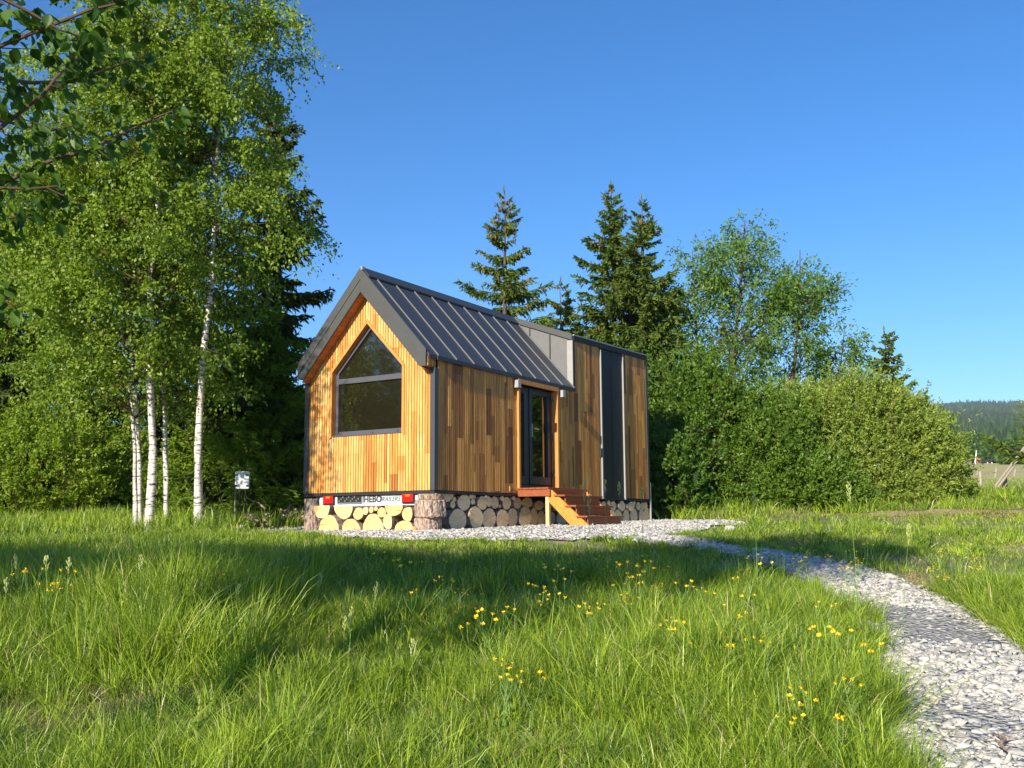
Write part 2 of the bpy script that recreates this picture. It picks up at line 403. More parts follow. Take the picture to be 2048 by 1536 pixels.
# boarded soffit under the gable overhang, with boxed eave ends
mb = MB()
for sgn in (-1, 1):
    k = 0; q = .02
    while q < 1.2:
        q1 = min(q+.062, 1.21)
        y0_, y1_ = YR+sgn*q, YR+sgn*(q1-.006); cc = .8+.4*rng.random()
        pr = [(y0_, ztop(y0_)-.345), (y1_, ztop(y1_)-.345), (y1_, ztop(y1_)-.33), (y0_, ztop(y0_)-.33)]
        mb.prism(pr, -.19, -.02, 0, 0, (cc, cc, cc)); q += .062
mb.build('soffit', M_soffit, house)
for sgn in (-1, 1):
    mb = MB(); ye = YR+sgn*1.25
    for i in range(4):
        xa = -.188+i*.05; cc = rng.choice([(.55, .5, .36), (.7, .62, .45), (.4, .3, .2)])
        mb.box(xa, xa+.044, min(ye, ye+sgn*.018), max(ye, ye+sgn*.018), 1.81, 1.955, 0, cc)
    mb.prism([(ye, 1.80), (YR+sgn*1.15, 1.80), (YR+sgn*1.15, ztop(YR+sgn*1.15)-.08), (ye, ztop(ye)-.08)], -.188, -.02, 0, 0, (.6, .5, .35))
    mb.build('boxed_eave_end', M_clad, house)

# dormer at the back: sheet-metal cheek facing the gable, low-pitched roof, dark fascia
mb = MB(); z1 = zshed(X1)
mb.prism([(YR, ZR-.03), (.02, z1-.01), (.02, 2.0)], X1-.004, X1+.05, 0, 0)
mb.build('dormer_cheek', painted('grey_cheek_sheet', (.135, .135, .134), .5, .08), house)  # plain grey sheet metal, a lighter tone than the roof sheet
for yy in (.895, .458):
    mb = MB(); zt_ = z1 + (ZR-.03-z1)*(yy-.02)/(YR-.02); mb.box(X1-.030, X1-.003, yy-.008, yy+.008, ztop(yy)+.02, zt_-.05)
    mb.build('cheek_seam', M_roof, house)
mb = MB()
mb.prism([(YR+.01, ZR+.035), (-.02, z1+.02), (-.02, z1-.095), (YR+.01, ZR-.075)], X1-.045, X1+.02, 0)
mb.build('dormer_verge', M_fascia, house)
mb = MB()
V = []
for x in (X1+.02, LEN+.02):
    zz = zshed(x); V += [(x, -.03, zz-.03), (x, YR, ZR-.05), (x, YR, ZR-.01), (x, -.03, zz+.005)]
mb.add(V, [(0, 1, 2, 3), (4, 5, 6, 7), (0, 4, 5, 1), (3, 7, 6, 2), (0, 4, 7, 3), (1, 5, 6, 2)])
sr = mb.build('dormer_roof', M_roof, house)
mb = MB()
for (ya, yb, dz0, dz1, m_) in ((-.034, .0, -.105, -.012, 0), (-.05, .0, -.010, .012, 1)):
    V = []
    for x in (X1-.0, LEN+.02):
        zz = zshed(x); V += [(x, ya, zz+dz0), (x, yb, zz+dz0), (x, yb, zz+dz1), (x, ya, zz+dz1)]
    mb.add(V, [(0, 1, 2, 3), (4, 5, 6, 7), (0, 4, 5, 1), (3, 7, 6, 2), (0, 4, 7, 3), (1, 5, 6, 2)], m_)
mb.build('dormer_fascia', [M_dark, M_lighttrim], house)
mb = MB(); mb.box(X1-.03, X1+.03, -.040, .02, 1.96, z1-.10)
mb.build('dormer_corner_trim', M_dark, house)
mb = MB(); mb.box(X1-.034, X1-.006, -.030, .09, 1.99, z1-.10)
mb.build('cheek_edge_trim', M_lighttrim, house)

# corner trims
for nme, args in (('front', ((-.030, .06, -.030, .0, 0, 1.80), (-.030, -.0, .0, .055, 0, 1.795))), ('left', ((-.030, .0, W-.055, W+.03, 0, 1.86),)),
                  ('far', ((LEN-.06, LEN+.03, -.030, .03, 0, zshed(LEN)-.10),))):
    mb = MB()
    for a in args: mb.box(*a)
    mb.build('corner_trim', M_lighttrim if nme == 'x' else painted('corner_metal', (.052, .052, .060), .45, .06), house)

# gable window
wn = empty('gable_window', (0.05, (WY0+WY1)/2, WZ0)); wn.parent = house
yc = (WY0+WY1)/2; wh = (WY1-WY0)/2; sl2 = (WZA-WZS)/wh
def pent(off):                                   # the opening grown (+) or shrunk (-) by off
    a = math.atan(sl2); zs = WZS + off*math.tan((math.pi/2-a)/2)*0 + off/math.cos(a) - off*sl2 + 0
    return [(WY0-off, WZ0-off), (WY1+off, WZ0-off), (WY1+off, WZS+off/math.cos(a)-off*sl2), (yc, WZA+off/math.cos(a)), (WY0-off, WZS+off/math.cos(a)-off*sl2)]
def ring(mb, o0, o1, x0, x1, idx=range(5), m=0):
    A, B = pent(o0), pent(o1)
    for i in idx:
        j = (i+1) % 5; mb.add([(x, *p) for x in (x0, x1) for p in (A[i], A[j], B[j], B[i])],
            [(0, 1, 2, 3), (4, 5, 6, 7), (0, 1, 5, 4), (1, 2, 6, 5), (2, 3, 7, 6), (3, 0, 4, 7)], m)
mb = MB(); ring(mb, 0.002, .045, -.042, .095, idx=(1, 2, 3, 4)); mb.build('timber_surround', M_trimwood, wn)
mb = MB(); ring(mb, -.075, .0, .055, .12, idx=(0,)); ring(mb, -.05, .0, .055, .12, idx=(1, 2, 3, 4)); mb.box(.05, .12, WY0+.05, WY1-.05, 1.70, 1.785)
mb.box(-.03, .055, WY0+.002, WY1-.002, WZ0-.012, WZ0+.012)
fr = mb.build('window_frame', M_frame, wn, bevel=.004)
for yy in (.72, 1.2):
    mb = MB(); mb.tube([(.055, yy, WZ0+.035), (.045, yy, WZ0+.035)], .012, 8); mb.build('drain_cap', M_dark, fr)
mb = MB(); mb.box(.085, .10, WY0+.05, WY1-.05, WZ0+.07, 1.70); mb.build('lower_pane', M_glass, wn)
mb = MB(); A = pent(-.05); mb.prism([(A[0][0], 1.785), (A[1][0], 1.785), A[2], A[3], A[4]], .085, .10, 0); mb.build('upper_pane', M_glass, wn)

# entrance: sidelight and glazed door set back in a timber surround
dr = empty('entrance', (3.0, .05, .1)); dr.parent = house
mb = MB(); mb.box(DX0-.055, DX0, -.062, .0, .02, 1.74); mb.box(DX0-.02, DX0, .0, .12, .02, DZ1)
mb.box(DX1, DX1+.05, -.062, .12, .02, DZ1); mb.box(DX0-.06, DX1+.05, -.066, .12, DZ1, DZ1+.075)
mb.build('timber_surround', M_trimwood, dr)
mb = MB()
def frame_box(x0, x1, z0, z1, wl, wr, wt, wb, ya, yb):
    mb.box(x0, x0+wl, ya, yb, z0, z1); mb.box(x1-wr, x1, ya, yb, z0, z1)
    mb.box(x0+wl, x1-wr, ya, yb, z1-wt, z1); mb.box(x0+wl, x1-wr, ya, yb, z0, z0+wb)
frame_box(DX0, 2.845, .16, DZ1-.005, .15, .15, .11, .14, .07, .13)
mb.box(DX0, DX1, .06, .14, .02, .155)
mb.build('sidelight_frame', M_doorf, dr, bevel=.004)
mb = MB(); mb.box(DX0+.15, 2.695, .095, .105, .30, 1.72); mb.build('sidelight_glass', M_glass, dr)
mb = MB(); frame_box(2.855, 3.625, .165, DZ1-.008, .092, .145, .10, .14, .055, .13)
lf = mb.build('door_leaf', M_doorf, dr, bevel=.004)
mb = MB(); mb.box(2.947, 3.48, .095, .105, .305, 1.727); mb.build('door_glass', M_glass, lf)
mb = MB(); mb.box(2.892, 2.917, .030, .055, .98, 1.205); mb.tube([(2.905, .045, 1.125), (2.905, -.005, 1.125), (3.05, -.008, 1.12)], .011, 8)
mb.build('door_handle', M_chrome, lf, smooth=False)
for zz in (1.70, 1.03, .37):
    mb = MB(); mb.box(3.60, 3.66, .005, .052, zz-.045, zz-.0); mb.tube([(3.63, .02, zz-.005), (3.63, .02, zz+.035)], .017, 8)
    mb.build('hinge', M_seam, lf)
# two wall lamps at the head of the door
for x0, z0 in ((2.20, 1.745), (3.755, 1.745)):
    mb = MB(); mb.box(x0+.03, x0+.075, -.035, -.015, z0+.03, z0+.10)
    lm = mb.build('wall_lamp', M_black, house)
    mb = MB(); mb.box(x0, x0+.105, -.115, -.03, z0, z0+.13); mb.build('lamp_body', M_lamp, lm, bevel=.006)
mb = MB(); mb.box(2.045, 2.115, -.040, -.016, .025, .115); sk = mb.build('socket_box', M_clad, house)
mb = MB(); mb.box(2.07, 2.095, -.05, -.04, .03, .06); mb.build('cable_outlet', M_black, sk)

# dark double panel towards the far end
mb = MB(); mb.box(5.405, 6.495, -.004, .10, -.03, zshed(5.9)-.09); mb.box(5.945, 5.965, -.020, -.004, -.02, zshed(5.9)-.11)
mb.box(5.47, 5.94, -.016, -.004, 0, 2.87); mb.box(5.97, 6.43, -.016, -.004, 0, 2.88)
mb.build('metal_wall_panel', M_dark, house)
for xa in (5.425, 6.435):
    mb = MB(); mb.prism([(xa, -.03), (xa+.045, -.03), (xa+.045, 2.84), (xa+.02, 2.86)], -.045, -.004, 1)
    mb.build('panel_edge_trim', M_lighttrim, house)
mb = MB(); mb.box(5.37, 5.42, -.05, -.012, .78, .93); mb.build('panel_latch', M_black, house)

# trailer beam under the gable
tr = empty('trailer_beam', (0.08, 1.25, -.12)); tr.parent = house
mb = MB(); mb.prism([(.27, -.055), (2.215, -.055), (2.235, -.10), (2.235, -.215), (.33, -.215), (.25, -.13)], .02, .10, 0); mb.build('beam', M_galv, tr, bevel=.004)
mb = MB(); mb.box(.10, 7.4, .35, .5, -.2, -.06); mb.box(.10, 7.4, 2.0, 2.15, -.2, -.06); mb.build('chassis_rail', M_galv, tr)
for ya, yb in ((1.905, 2.125), (.355, .58)):
    mb = MB(); mb.box(-.012, .02, ya, yb, -.185, -.045)
    tl = mb.build('tail_light', M_black, tr, bevel=.004)
    mb = MB(); mb.box(-.030, -.012, ya+.01, yb-.01, -.165, -.050); mb.build('red_lens', M_red, tl, bevel=.005)
    mb = MB(); mb.box(-.034, -.030, ya+.06, ya+.15, -.088, -.056); mb.build('indicator', M_orange, tl)
mb = MB(); mb.box(.008, .02, 1.37, 1.85, -.175, -.055)
npl = mb.build('number_plate', M_black, tr)
mb = MB(); mb.box(.004, .008, 1.375, 1.845, -.175, -.155)
for k in range(11): mb.box(.003, .008, 1.82-k*.038-.02, 1.82-k*.038, -.140+.028*((k*7) % 3), -.118+.028*((k*7) % 3))
mb.build('plate_markings', mat('worn_plate_print', (.16, .17, .18), .6), npl)
def lettering(txt, y0, z0, size, shear, parent, heavy=0.0):
    cu = bpy.data.curves.new('lettering', 'FONT'); cu.body = txt; cu.size = size; cu.shear = shear; cu.offset = heavy; cu.extrude = .001
    tmp = bpy.data.objects.new('tmp_text', cu); col.objects.link(tmp); bpy.context.view_layer.update()
    me = bpy.data.meshes.new_from_object(tmp.evaluated_get(bpy.context.evaluated_depsgraph_get()))
    bpy.data.objects.remove(tmp); bpy.data.curves.remove(cu)
    me.transform(Matrix(((0, 0, -1, .017), (-1, 0, 0, y0), (0, 1, 0, z0), (0, 0, 0, 1))))
    me.materials.clear(); return link('lettering', me, M_blackp, parent)
lettering('HEBO', 1.33, -.155, .135, .0, tr, .004)
lettering('TRAILERS', 1.045, -.148, .098, .3, tr)
mb = MB(); mb.box(.012, .02, 1.335, 1.35, -.16, -.06); mb.build('beam_bracket', M_black, tr)
# slim downpipe at the far corner
mb = MB(); mb.tube([(LEN+.06, -.01, .35), (LEN+.06, -.01, -.43)], .022, 8); mb.build('downpipe', M_lighttrim, house)

# ------------------------------------------------------------------ steps
st = empty('entrance_steps', (2.95, -.6, -.56), label='orange stained timber landing with open steps at the cabin door', cat='steps')
mb = MB()
for i in range(5):
    ya = -.62+i*.125; mb.box(2.28, 3.66, ya, ya+.118, .06, .088)
mb.build('landing', M_stepdark, st, bevel=.003)
mb = MB(); mb.box(2.30, 2.328, -.60, -.01, -.055, .058); mb.build('landing_side_board', M_stepdark, st, bevel=.003)
mb = MB(); mb.box(3.60, 3.628, -.60, -.01, -.055, .058); mb.build('landing_side_board', M_stepdark, st, bevel=.003)
mb = MB(); mb.box(2.28, 3.66, -.645, -.602, -.055, .058); mb.build('landing_front_board', M_stepdark, st, bevel=.003)
for x in (2.33, 3.55):
    mb = MB(); mb.box(x, x+.065, -.60, -.535, -.62, -.056); mb.build('post', M_post, st, bevel=.003)
for x in (2.33, 3.575):
    mb = MB(); mb.prism([(-.646, .045), (-.585, -.09), (-.60, -.15), (-1.05, -.585), (-1.38, -.585)], x, x+.04, 0)
    mb.build('stringer', M_step, st, bevel=.003)
for k, (ty, tz) in enumerate(((-.80, -.065), (-1.00, -.235), (-1.20, -.405))):
    mb = MB(); mb.box(2.30, 3.66, ty-.11, ty+.09, tz, tz+.028); mb.build('tread', M_stepdark, st, bevel=.003)
    mb = MB(); mb.box(2.372, 3.574, ty-.085, ty-.065, tz-.13, tz-.002); mb.build('riser', M_stepdark, st)

# ------------------------------------------------------------------ logs packed under the cabin
def log_mesh(rx, rz, depth, kind, endm, seed, shape='full'):
    """cut face at local y=0 looking to -y, body going to +y"""
    r = random.Random(seed); n = 28; ph = [r.uniform(0, 6.28) for _ in range(4)]; mb = MB(); prof = []
    for i in range(n):
        a = 2*math.pi*i/n; k = 1+.035*math.sin(2*a+ph[0])+.025*math.sin(3*a+ph[1])+.018*math.sin(5*a+ph[2])+.012*math.sin(9*a+ph[3])
        x, z = rx*k*math.cos(a), rz*k*math.sin(a)
        if shape == 'halfdown':   # flat side up
            z = rz*(-1+2*((math.sin(a)+1)/2)) if False else z; z = min(rz*1.9*(math.sin(a)*k)+rz*.0, rz*.9) if math.sin(a) < 0 else rz*.9 - .10*rz*r.random()
            z = z if math.sin(a) >= 0 else max(-rz, rz*.9+1.9*rz*math.sin(a)*k)
        elif shape == 'halfup':
            z = -rz*.9 + .10*rz*r.random() if math.sin(a) < 0 else min(rz, -rz*.9+1.9*rz*math.sin(a)*k)
        elif shape == 'quarter':
            if x > 0: x *= .55
        prof.append((x, z))
    if shape == 'halfdown' or shape == 'halfup':
        prof = [(x, z) for x, z in prof]
    c = r.uniform(.86, 1.08); cc = (c, c*r.uniform(.95, 1.02), c*r.uniform(.88, 1.02))
    V = [(0, -.003, 0)] if False else []
    tilt = r.uniform(-.02, .02)
    f0 = [(x, tilt*x, z) for x, z in prof]; f0b = [(x*.965, tilt*x-.004, z*.965) for x, z in prof]
    f1 = [(x*1.02, depth*.3, z*1.02) for x, z in prof]; f2 = [(x, depth, z) for x, z in prof]
    V = f0b + f0 + f1 + f2
    mb.add(V, [tuple(range(n))], 0, cc)
    mb.add(V, [(i, (i+1) % n, n+(i+1) % n, n+i) for i in range(n)], 1, (1, .8, .6))
    mb.add(V, [(n+i, n+(i+1) % n, 2*n+(i+1) % n, 2*n+i) for i in range(n)] + [(2*n+i, 2*n+(i+1) % n, 3*n+(i+1) % n, 3*n+i) for i in range(n)] + [tuple(range(3*n, 4*n))], 1, (.9, .9, .9))
    return mb
bot = [(0.619,-0.423,0.228,0.167),(1.08,-0.389,0.194,0.163),(1.472,-0.397,0.195,0.158),(1.871,-0.405,0.187,0.143),(2.217,-0.386,0.159,0.155),(2.613,-0.367,0.202,0.164),(2.91,-0.375,0.14,0.147),(3.197,-0.393,0.144,0.13),(3.533,-0.402,0.141,0.126),(3.922,-0.402,0.188,0.119),(4.327,-0.381,0.182,0.121),(4.701,-0.38,0.179,0.113),(5.13,-0.379,0.19,0.115),(5.515,-0.367,0.154,0.128),(5.874,-0.356,0.159,0.126),(6.228,-0.35,0.18,0.132),(6.593,-0.353,0.159,0.134),(6.954,-0.341,0.175,0.154),(7.302,-0.346,0.146,0.143),(7.645,-0.322,0.185,0.152)]
top = [(0.397,-0.095,0.174,0.075),(0.571,-0.125,0.044,0.037),(0.527,-0.204,0.068,0.058),(0.798,-0.171,0.173,0.125),(1.005,-0.075,0.068,0.038),(1.111,-0.08,0.05,0.035),(1.048,-0.156,0.06,0.045),(1.263,-0.173,0.13,0.108),(1.353,-0.072,0.04,0.022),(1.496,-0.144,0.092,0.084),(1.704,-0.158,0.118,0.102),(1.863,-0.09,0.055,0.04),(1.855,-0.217,0.034,0.032),(2.052,-0.165,0.13,0.108),(2.203,-0.081,0.05,0.032),(2.38,-0.157,0.13,0.094),(2.71,-0.143,0.195,0.088),(3.067,-0.184,0.17,0.08),(3.38,-0.161,0.135,0.094),(3.69,-0.157,0.144,0.094),(3.95,-0.141,0.10,0.07),(4.20,-0.151,0.12,0.08),(4.45,-0.144,0.111,0.082),(4.72,-0.162,0.137,0.083),(5.02,-0.155,0.14,0.085),(5.33,-0.165,0.14,0.09),(5.62,-0.173,0.108,0.10),(5.80,-0.106,0.075,0.05),(6.0,-0.164,0.135,0.10),(6.20,-0.161,0.06,0.049),(6.378,-0.16,0.14,0.102),(6.58,-0.163,0.06,0.045),(6.774,-0.164,0.14,0.105),(6.98,-0.087,0.06,0.04),(7.14,-0.151,0.1,0.09),(7.36,-0.153,0.11,0.081),(7.57,-0.132,0.10,0.07)]
ORD = ['first', 'second', 'third', 'fourth', 'fifth', 'sixth', 'seventh', 'eighth', 'ninth', 'tenth', 'eleventh', 'twelfth', 'thirteenth', 'fourteenth', 'fifteenth', 'sixteenth', 'seventeenth', 'eighteenth', 'nineteenth', 'twentieth']
def ordw(i, n):
    return (ORD[i] + ' from the corner stump') if i < 20 and i < n/2 else (ORD[n-1-i] + ' from far corner')
def put_log(mb, loc, rotz, mats, label, group, cat='log'):
    o = mb.build('log', mats); o.location = loc; o.rotation_euler = (0, 0, rotz); tag(o, label, cat, group); return o
for i, (x, z, a, b) in enumerate(bot):
    sz = 'large' if b > .14 else 'middle-sized'
    z -= .012; y0 = rng.uniform(-.03, .04) + (.0 if not 2.7 < x < 4.9 else .05)
    mb = log_mesh(a, b+.006, .42, 0, 0, 100+i)
    put_log(mb, (x, y0, z), 0, [M_endgrey, M_bark], f'{sz} log end, bottom row of the long side, {ordw(i, 20)}', 'logs packed under the long side')
for i, (x, z, a, b) in enumerate(top):
    sz = 'big' if b > .095 else ('thin' if b < .05 else 'small')
    y0 = rng.uniform(-.02, .05)
    mb = log_mesh(a, b, .40, 0, 0, 200+i, 'halfdown' if i == 0 else 'full')
    put_log(mb, (x, y0, z), 0, [M_endgrey, M_bark], f'{sz} log end, upper row of the long side, {ordw(i, len(top))}', 'logs packed under the long side')
frl = [(2.11,-.285,.174,.108,'halfdown','upper row, nearest the bark-covered left stump'),(1.681,-.305,.187,.106,'halfdown','upper row, below the number plate'),(1.384,-.327,.098,.094,'full','upper row, oval, right of the flat-topped half logs'),(1.232,-.285,.055,.06,'full','upper row, largest of three thin middle ones'),(1.128,-.272,.042,.050,'full','upper row, the middle one of three thin ones'),(1.044,-.256,.035,.036,'full','upper row, the thinnest log end'),(.931,-.315,.081,.076,'full','upper row, round, right of the three thin ones'),(.694,-.285,.175,.085,'halfdown','upper row, flat-topped, below the lettering'),(.421,-.345,.119,.112,'quarter','upper row, split billet beside the corner stump'),
       (1.958,-.478,.206,.146,'halfup','bottom row, leftmost half log'),(1.527,-.505,.189,.105,'halfup','bottom row, the lowest half log in the middle'),(1.108,-.480,.215,.15,'halfup','bottom row, the tallest half log'),(.795,-.450,.113,.115,'quarter','bottom row, slim split billet'),(.507,-.560,.206,.128,'halfup','bottom row, beside the corner stump')]
for i, (y, z, a, b, sh, lab) in enumerate(frl):
    mb = log_mesh(a, b, .42, 0, 0, 300+i, sh)
    # rotate so that local -y looks along -x: local +x -> -y
    put_log(mb, (-.04+rng.uniform(-.02, .02), y, z), -math.pi/2, [M_endpale, M_bark], f'pale cut log under the gable, {lab}', 'logs packed under the gable')
def stump(cx, cy, z0, z1, r, seed, label, jag=False, knot=False):
    rr = random.Random(seed); mb = MB(); n = 56; lev = 12; V = []; ph = [rr.uniform(0, 6) for _ in range(5)]
    for j in range(lev):
        t = j/(lev-1)
        for i in range(n):
            a = 2*math.pi*i/n; k = r*(1+.05*math.sin(2*a+ph[0])+.03*math.sin(4*a+ph[1])+.02*math.sin(9*a+ph[2]+t)+.03*math.sin(17*a+3*t+ph[4])*rr.uniform(.2, 1)+.02*rr.uniform(-1, 1))*(1-.05*abs(t-.5)*2*(j in (0, lev-1)))
            zz = z0+(z1-z0)*t
            if jag and j == lev-1: zz += -.05*abs(math.sin(2.1*a+ph[3]))-.02*rr.random()
            V.append((k*math.cos(a), k*math.sin(a), zz-z0))
    fs = [(j*n+i, j*n+(i+1) % n, (j+1)*n+(i+1) % n, (j+1)*n+i) for j in range(lev-1) for i in range(n)]
    mb.add(V, fs, 0); mb.add(V, [tuple(range((lev-1)*n, lev*n)), tuple(range(n))[::-1]], 1, (1, .75, .5))
    pass
    if knot: mb.tube([(-r*.93, .09, .12), (-r*1.06, .10, .12)], .045, 10, 1, (.8, .6, .4))
    o = mb.build('log_round', [M_bark, M_endpale]); o.location = (cx, cy, z0); tag(o, label, 'log', 'upright bark-covered logs at the corners'); return o
stump(-.02, .09, -.69, -.405, .20, 1, 'thick upright log with bark and a pale knot, lowest at the near corner', knot=True)
stump(-.03, .04, -.395, -.145, .225, 2, 'thick upright log with flaky bark resting on another at the near corner')
stump(.0, .05, -.14, -.052, .19, 3, 'short jagged bark chunk wedged on top of the near corner logs', jag=True)
stump(.04, 2.34, -.60, -.345, .165, 4, 'dark upright log with bark, lower one at the left corner under the gable')
stump(.06, 2.40, -.34, -.08, .12, 5, 'narrow upright log with bark, upper one at the left corner under the gable')
# rough stone or chunk beside the bottom row

# ================================================================== GROUND
R = np.random.default_rng(5)
dl = np.concatenate([np.arange(-80, 0, 8), np.arange(0, 28, .3), np.arange(28, 60, 1.5), np.geomspace(60, 6000, 40)])
sl = np.concatenate([-np.geomspace(6000, 22, 30), np.arange(-21, 21, .45), np.geomspace(21, 6000, 30)])
D_, S_ = np.meshgrid(dl, sl, indexing='ij'); GX, GY = DS(D_, S_); GZ = zter(GX, GY)
GZ = GZ - np.where((GX > .3) & (GX < 7.4) & (GY > .2) & (GY < 2.3), .03, 0)
V = np.stack([GX, GY, GZ], -1).reshape(-1, 3); n0, n1 = D_.shape
idx = (np.arange(n0-1)[:, None]*n1+np.arange(n1-1)[None]).ravel()
F = np.stack([idx, idx+1, idx+n1+1, idx+n1], -1)[:, ::-1]
m = mat('meadow_soil', (.1, .12, .04), .95); g = N(m, 'ShaderNodeNewGeometry')
dt = N(m, 'ShaderNodeVectorMath', operation='DOT_PRODUCT'); sub = N(m, 'ShaderNodeVectorMath', operation='SUBTRACT')
L(m, g.outputs['Position'], sub.inputs[0]); sub.inputs[1].default_value = tuple(CAM)
L(m, sub.outputs[0], dt.inputs[0]); dt.inputs[1].default_value = (fh[0], fh[1], 0)
mr = N(m, 'ShaderNodeMapRange'); mr.inputs[1].default_value = 26; mr.inputs[2].default_value = 60; L(m, dt.outputs['Value'], mr.inputs[0])
near = ramp(m, noise(m, objco(m), 1.1, 6, .7), [(.36, (.07, .10, .028)), (.5, (.13, .14, .05)), (.66, (.34, .27, .15))])
mp = objco(m, (.05, .05, .05)); far = ramp(m, noise(m, mp, 1.3, 7, .7), [(.3, (.26, .26, .075)), (.5, (.40, .34, .12)), (.7, (.30, .31, .08))])
L(m, mixc(m, mr.outputs[0], near, far), BC(m)); bump(m, noise(m, objco(m), 14, 5), .6, .03)
gr = link('ground', np_mesh('ground', V, [F], smooth=True), m); tag(gr, kind='structure')

# gravel path: measured centre line of the walkway, widths in metres
cpx = [(2050, 1560, 1.25), (2010, 1470, 1.22), (1960, 1360, 1.12), (1880, 1270, 1.0), (1780, 1205, .92), (1700, 1163, .75), (1610, 1128, .52), (1520, 1107, .45), (1440, 1095, .42), (1370, 1086, .45)]
cl = [np.append(ground_hit(a, b)[:2], w_) for a, b, w_ in cpx]
cl = [np.array([*(cl[0][:2]*2-cl[1][:2]), 1.1])] + cl
cl = [np.array([*(cl[0][:2]*3-cl[1][:2]*2), 1.1])] + cl + [np.append(ground_hit(1300, 1078)[:2], .8)]
cl = np.array(cl)
tt = np.linspace(0, len(cl)-1, 120); CL = np.stack([np.interp(tt, np.arange(len(cl)), cl[:, k]) for k in range(3)], -1)
for _ in range(3): CL[1:-1] = (CL[:-2]+2*CL[1:-1]+CL[2:])/4
def path_dist(x, y):
    """signed distance to the path edge (negative inside)"""
    x = np.asarray(x); y = np.asarray(y); best = np.full(x.shape, 99.)
    for p in CL[::2]:
        best = np.minimum(best, np.hypot(x-p[0], y-p[1])-p[2]/2)
    return best
PAD = [ground_hit(a, b)[:2] for a, b in ((545, 1069), (620, 1073), (740, 1078), (870, 1084), (960, 1083), (1060, 1084), (1170, 1083), (1260, 1080), (1330, 1074), (1400, 1062), (1490, 1050), (1420, 1043), (1320, 1041))]
PAD = np.array([tuple(q) for q in PAD]+[(8.4, .6), (8.3, 3.2), (-.6, 3.9), (-1.0, 4.3)])
def in_poly(x, y, P):
    x = np.asarray(x); y = np.asarray(y); r = np.zeros(x.shape, bool); n = len(P)
    for i in range(n):
        x0, y0 = P[i]; x1, y1 = P[(i+1) % n]
        c = ((y0 > y) != (y1 > y)) & (x < (x1-x0)*(y-y0)/(y1-y0+1e-12)+x0); r ^= c
    return r
def on_gravel(x, y, mrg=0.):
    j = .12*np.sin(x*4.1+y*2.3)+.08*np.sin(y*7.7-x*3.3)
    p = in_poly(x+j*.5, y+j, PAD)
    return p | (path_dist(x, y) + j*.6 < mrg)
def dist_fwd(x, y): return (x-CAM[0])*fh[0]+(y-CAM[1])*fh[1]

mg = mat('crushed_stone_bed', (.4, .4, .38), .9); vo = N(mg, 'ShaderNodeTexVoronoi'); vo.inputs['Scale'].default_value = 26
L(mg, objco(mg), vo.inputs['Vector']); sp = N(mg, 'ShaderNodeSeparateColor'); L(mg, vo.outputs['Color'], sp.inputs[0])
L(mg, ramp(mg, sp.outputs[0], [(0, (.20, .20, .19)), (.5, (.33, .32, .30)), (1, (.42, .40, .36))]), BC(mg))
bump(mg, vo.outputs['Distance'], 1.0, .04)
mb = MB()
for i in range(len(CL)-1):
    a, b = CL[i], CL[i+1]; t = nrm((b-a)[:2]); nn = np.array([-t[1], t[0]])
    q = []
    for p, sg in ((a, -1), (a, 1), (b, 1), (b, -1)):
        xy = p[:2]+nn*sg*p[2]/2; q.append((xy[0], xy[1], float(zter(xy[0], xy[1]))+.012))
    mb.add(q, [(0, 1, 2, 3)])
gp = mb.build('gravel_path', mg, smooth=False); tag(gp, kind='structure')
xs = np.arange(-3.2, 12.6, .2); ys = np.arange(-4.4, 4.9, .2); q = []; fs = []
XX, YY = np.meshgrid(xs, ys, indexing='ij'); ins = in_poly(XX+.1, YY+.1, PAD)
Vp = np.stack([XX, YY, zter(XX, YY)+.02], -1).reshape(-1, 3); ii, jj = np.nonzero(ins[:-1, :-1]); a = ii*len(ys)+jj
me = np_mesh('gravel_pad', Vp, [np.stack([a, a+len(ys), a+len(ys)+1, a+1], -1)]); tag(link('gravel_pad', me, mg), kind='structure')

# stones: irregular sharp-edged chips, many thousand, one object
ico = np.array([(0,0,-1),(.72,-.53,-.45),(-.28,-.85,-.45),(-.89,0,-.45),(-.28,.85,-.45),(.72,.53,-.45),(.28,-.85,.45),(-.72,-.53,.45),(-.72,.53,.45),(.28,.85,.45),(.89,0,.45),(0,0,1)])
icf = np.array([(0,1,2),(1,0,5),(0,2,3),(0,3,4),(0,4,5),(1,5,10),(2,1,6),(3,2,7),(4,3,8),(5,4,9),(1,10,6),(2,6,7),(3,7,8),(4,8,9),(5,9,10),(6,10,11),(7,6,11),(8,7,11),(9,8,11),(10,9,11)])
def stones(P, size, flat=.5):
    n = len(P); J = 1+R.uniform(-.5, .45, (n, 12, 1)); vv = ico[None]*J*np.array([1, .72, flat])[None, None]*R.uniform(.75, 1.25, (n, 1, 3))
    a = R.uniform(0, 6.283, n); t = R.normal(0, .38, n); ca, sa, ct, s_ = np.cos(a), np.sin(a), np.cos(t), np.sin(t)
    x = vv[..., 0]*ct[:, None]+vv[..., 2]*s_[:, None]; z = -vv[..., 0]*s_[:, None]+vv[..., 2]*ct[:, None]; y = vv[..., 1]
    X = x*ca[:, None]-y*sa[:, None]; Y = x*sa[:, None]+y*ca[:, None]
    out = np.stack([X, Y, z], -1)*size[:, None, None] + P[:, None]
    f = (icf[None]+(np.arange(n)*12)[:, None, None]).reshape(-1, 3); return out.reshape(-1, 3), f
def scatter(n, d0, d1, k=.62, extra=1.5):
    d = R.uniform(d0, d1, n); s = R.uniform(-1, 1, n)*(k*d+extra); return DS(d, s)
pts = []; sz = []
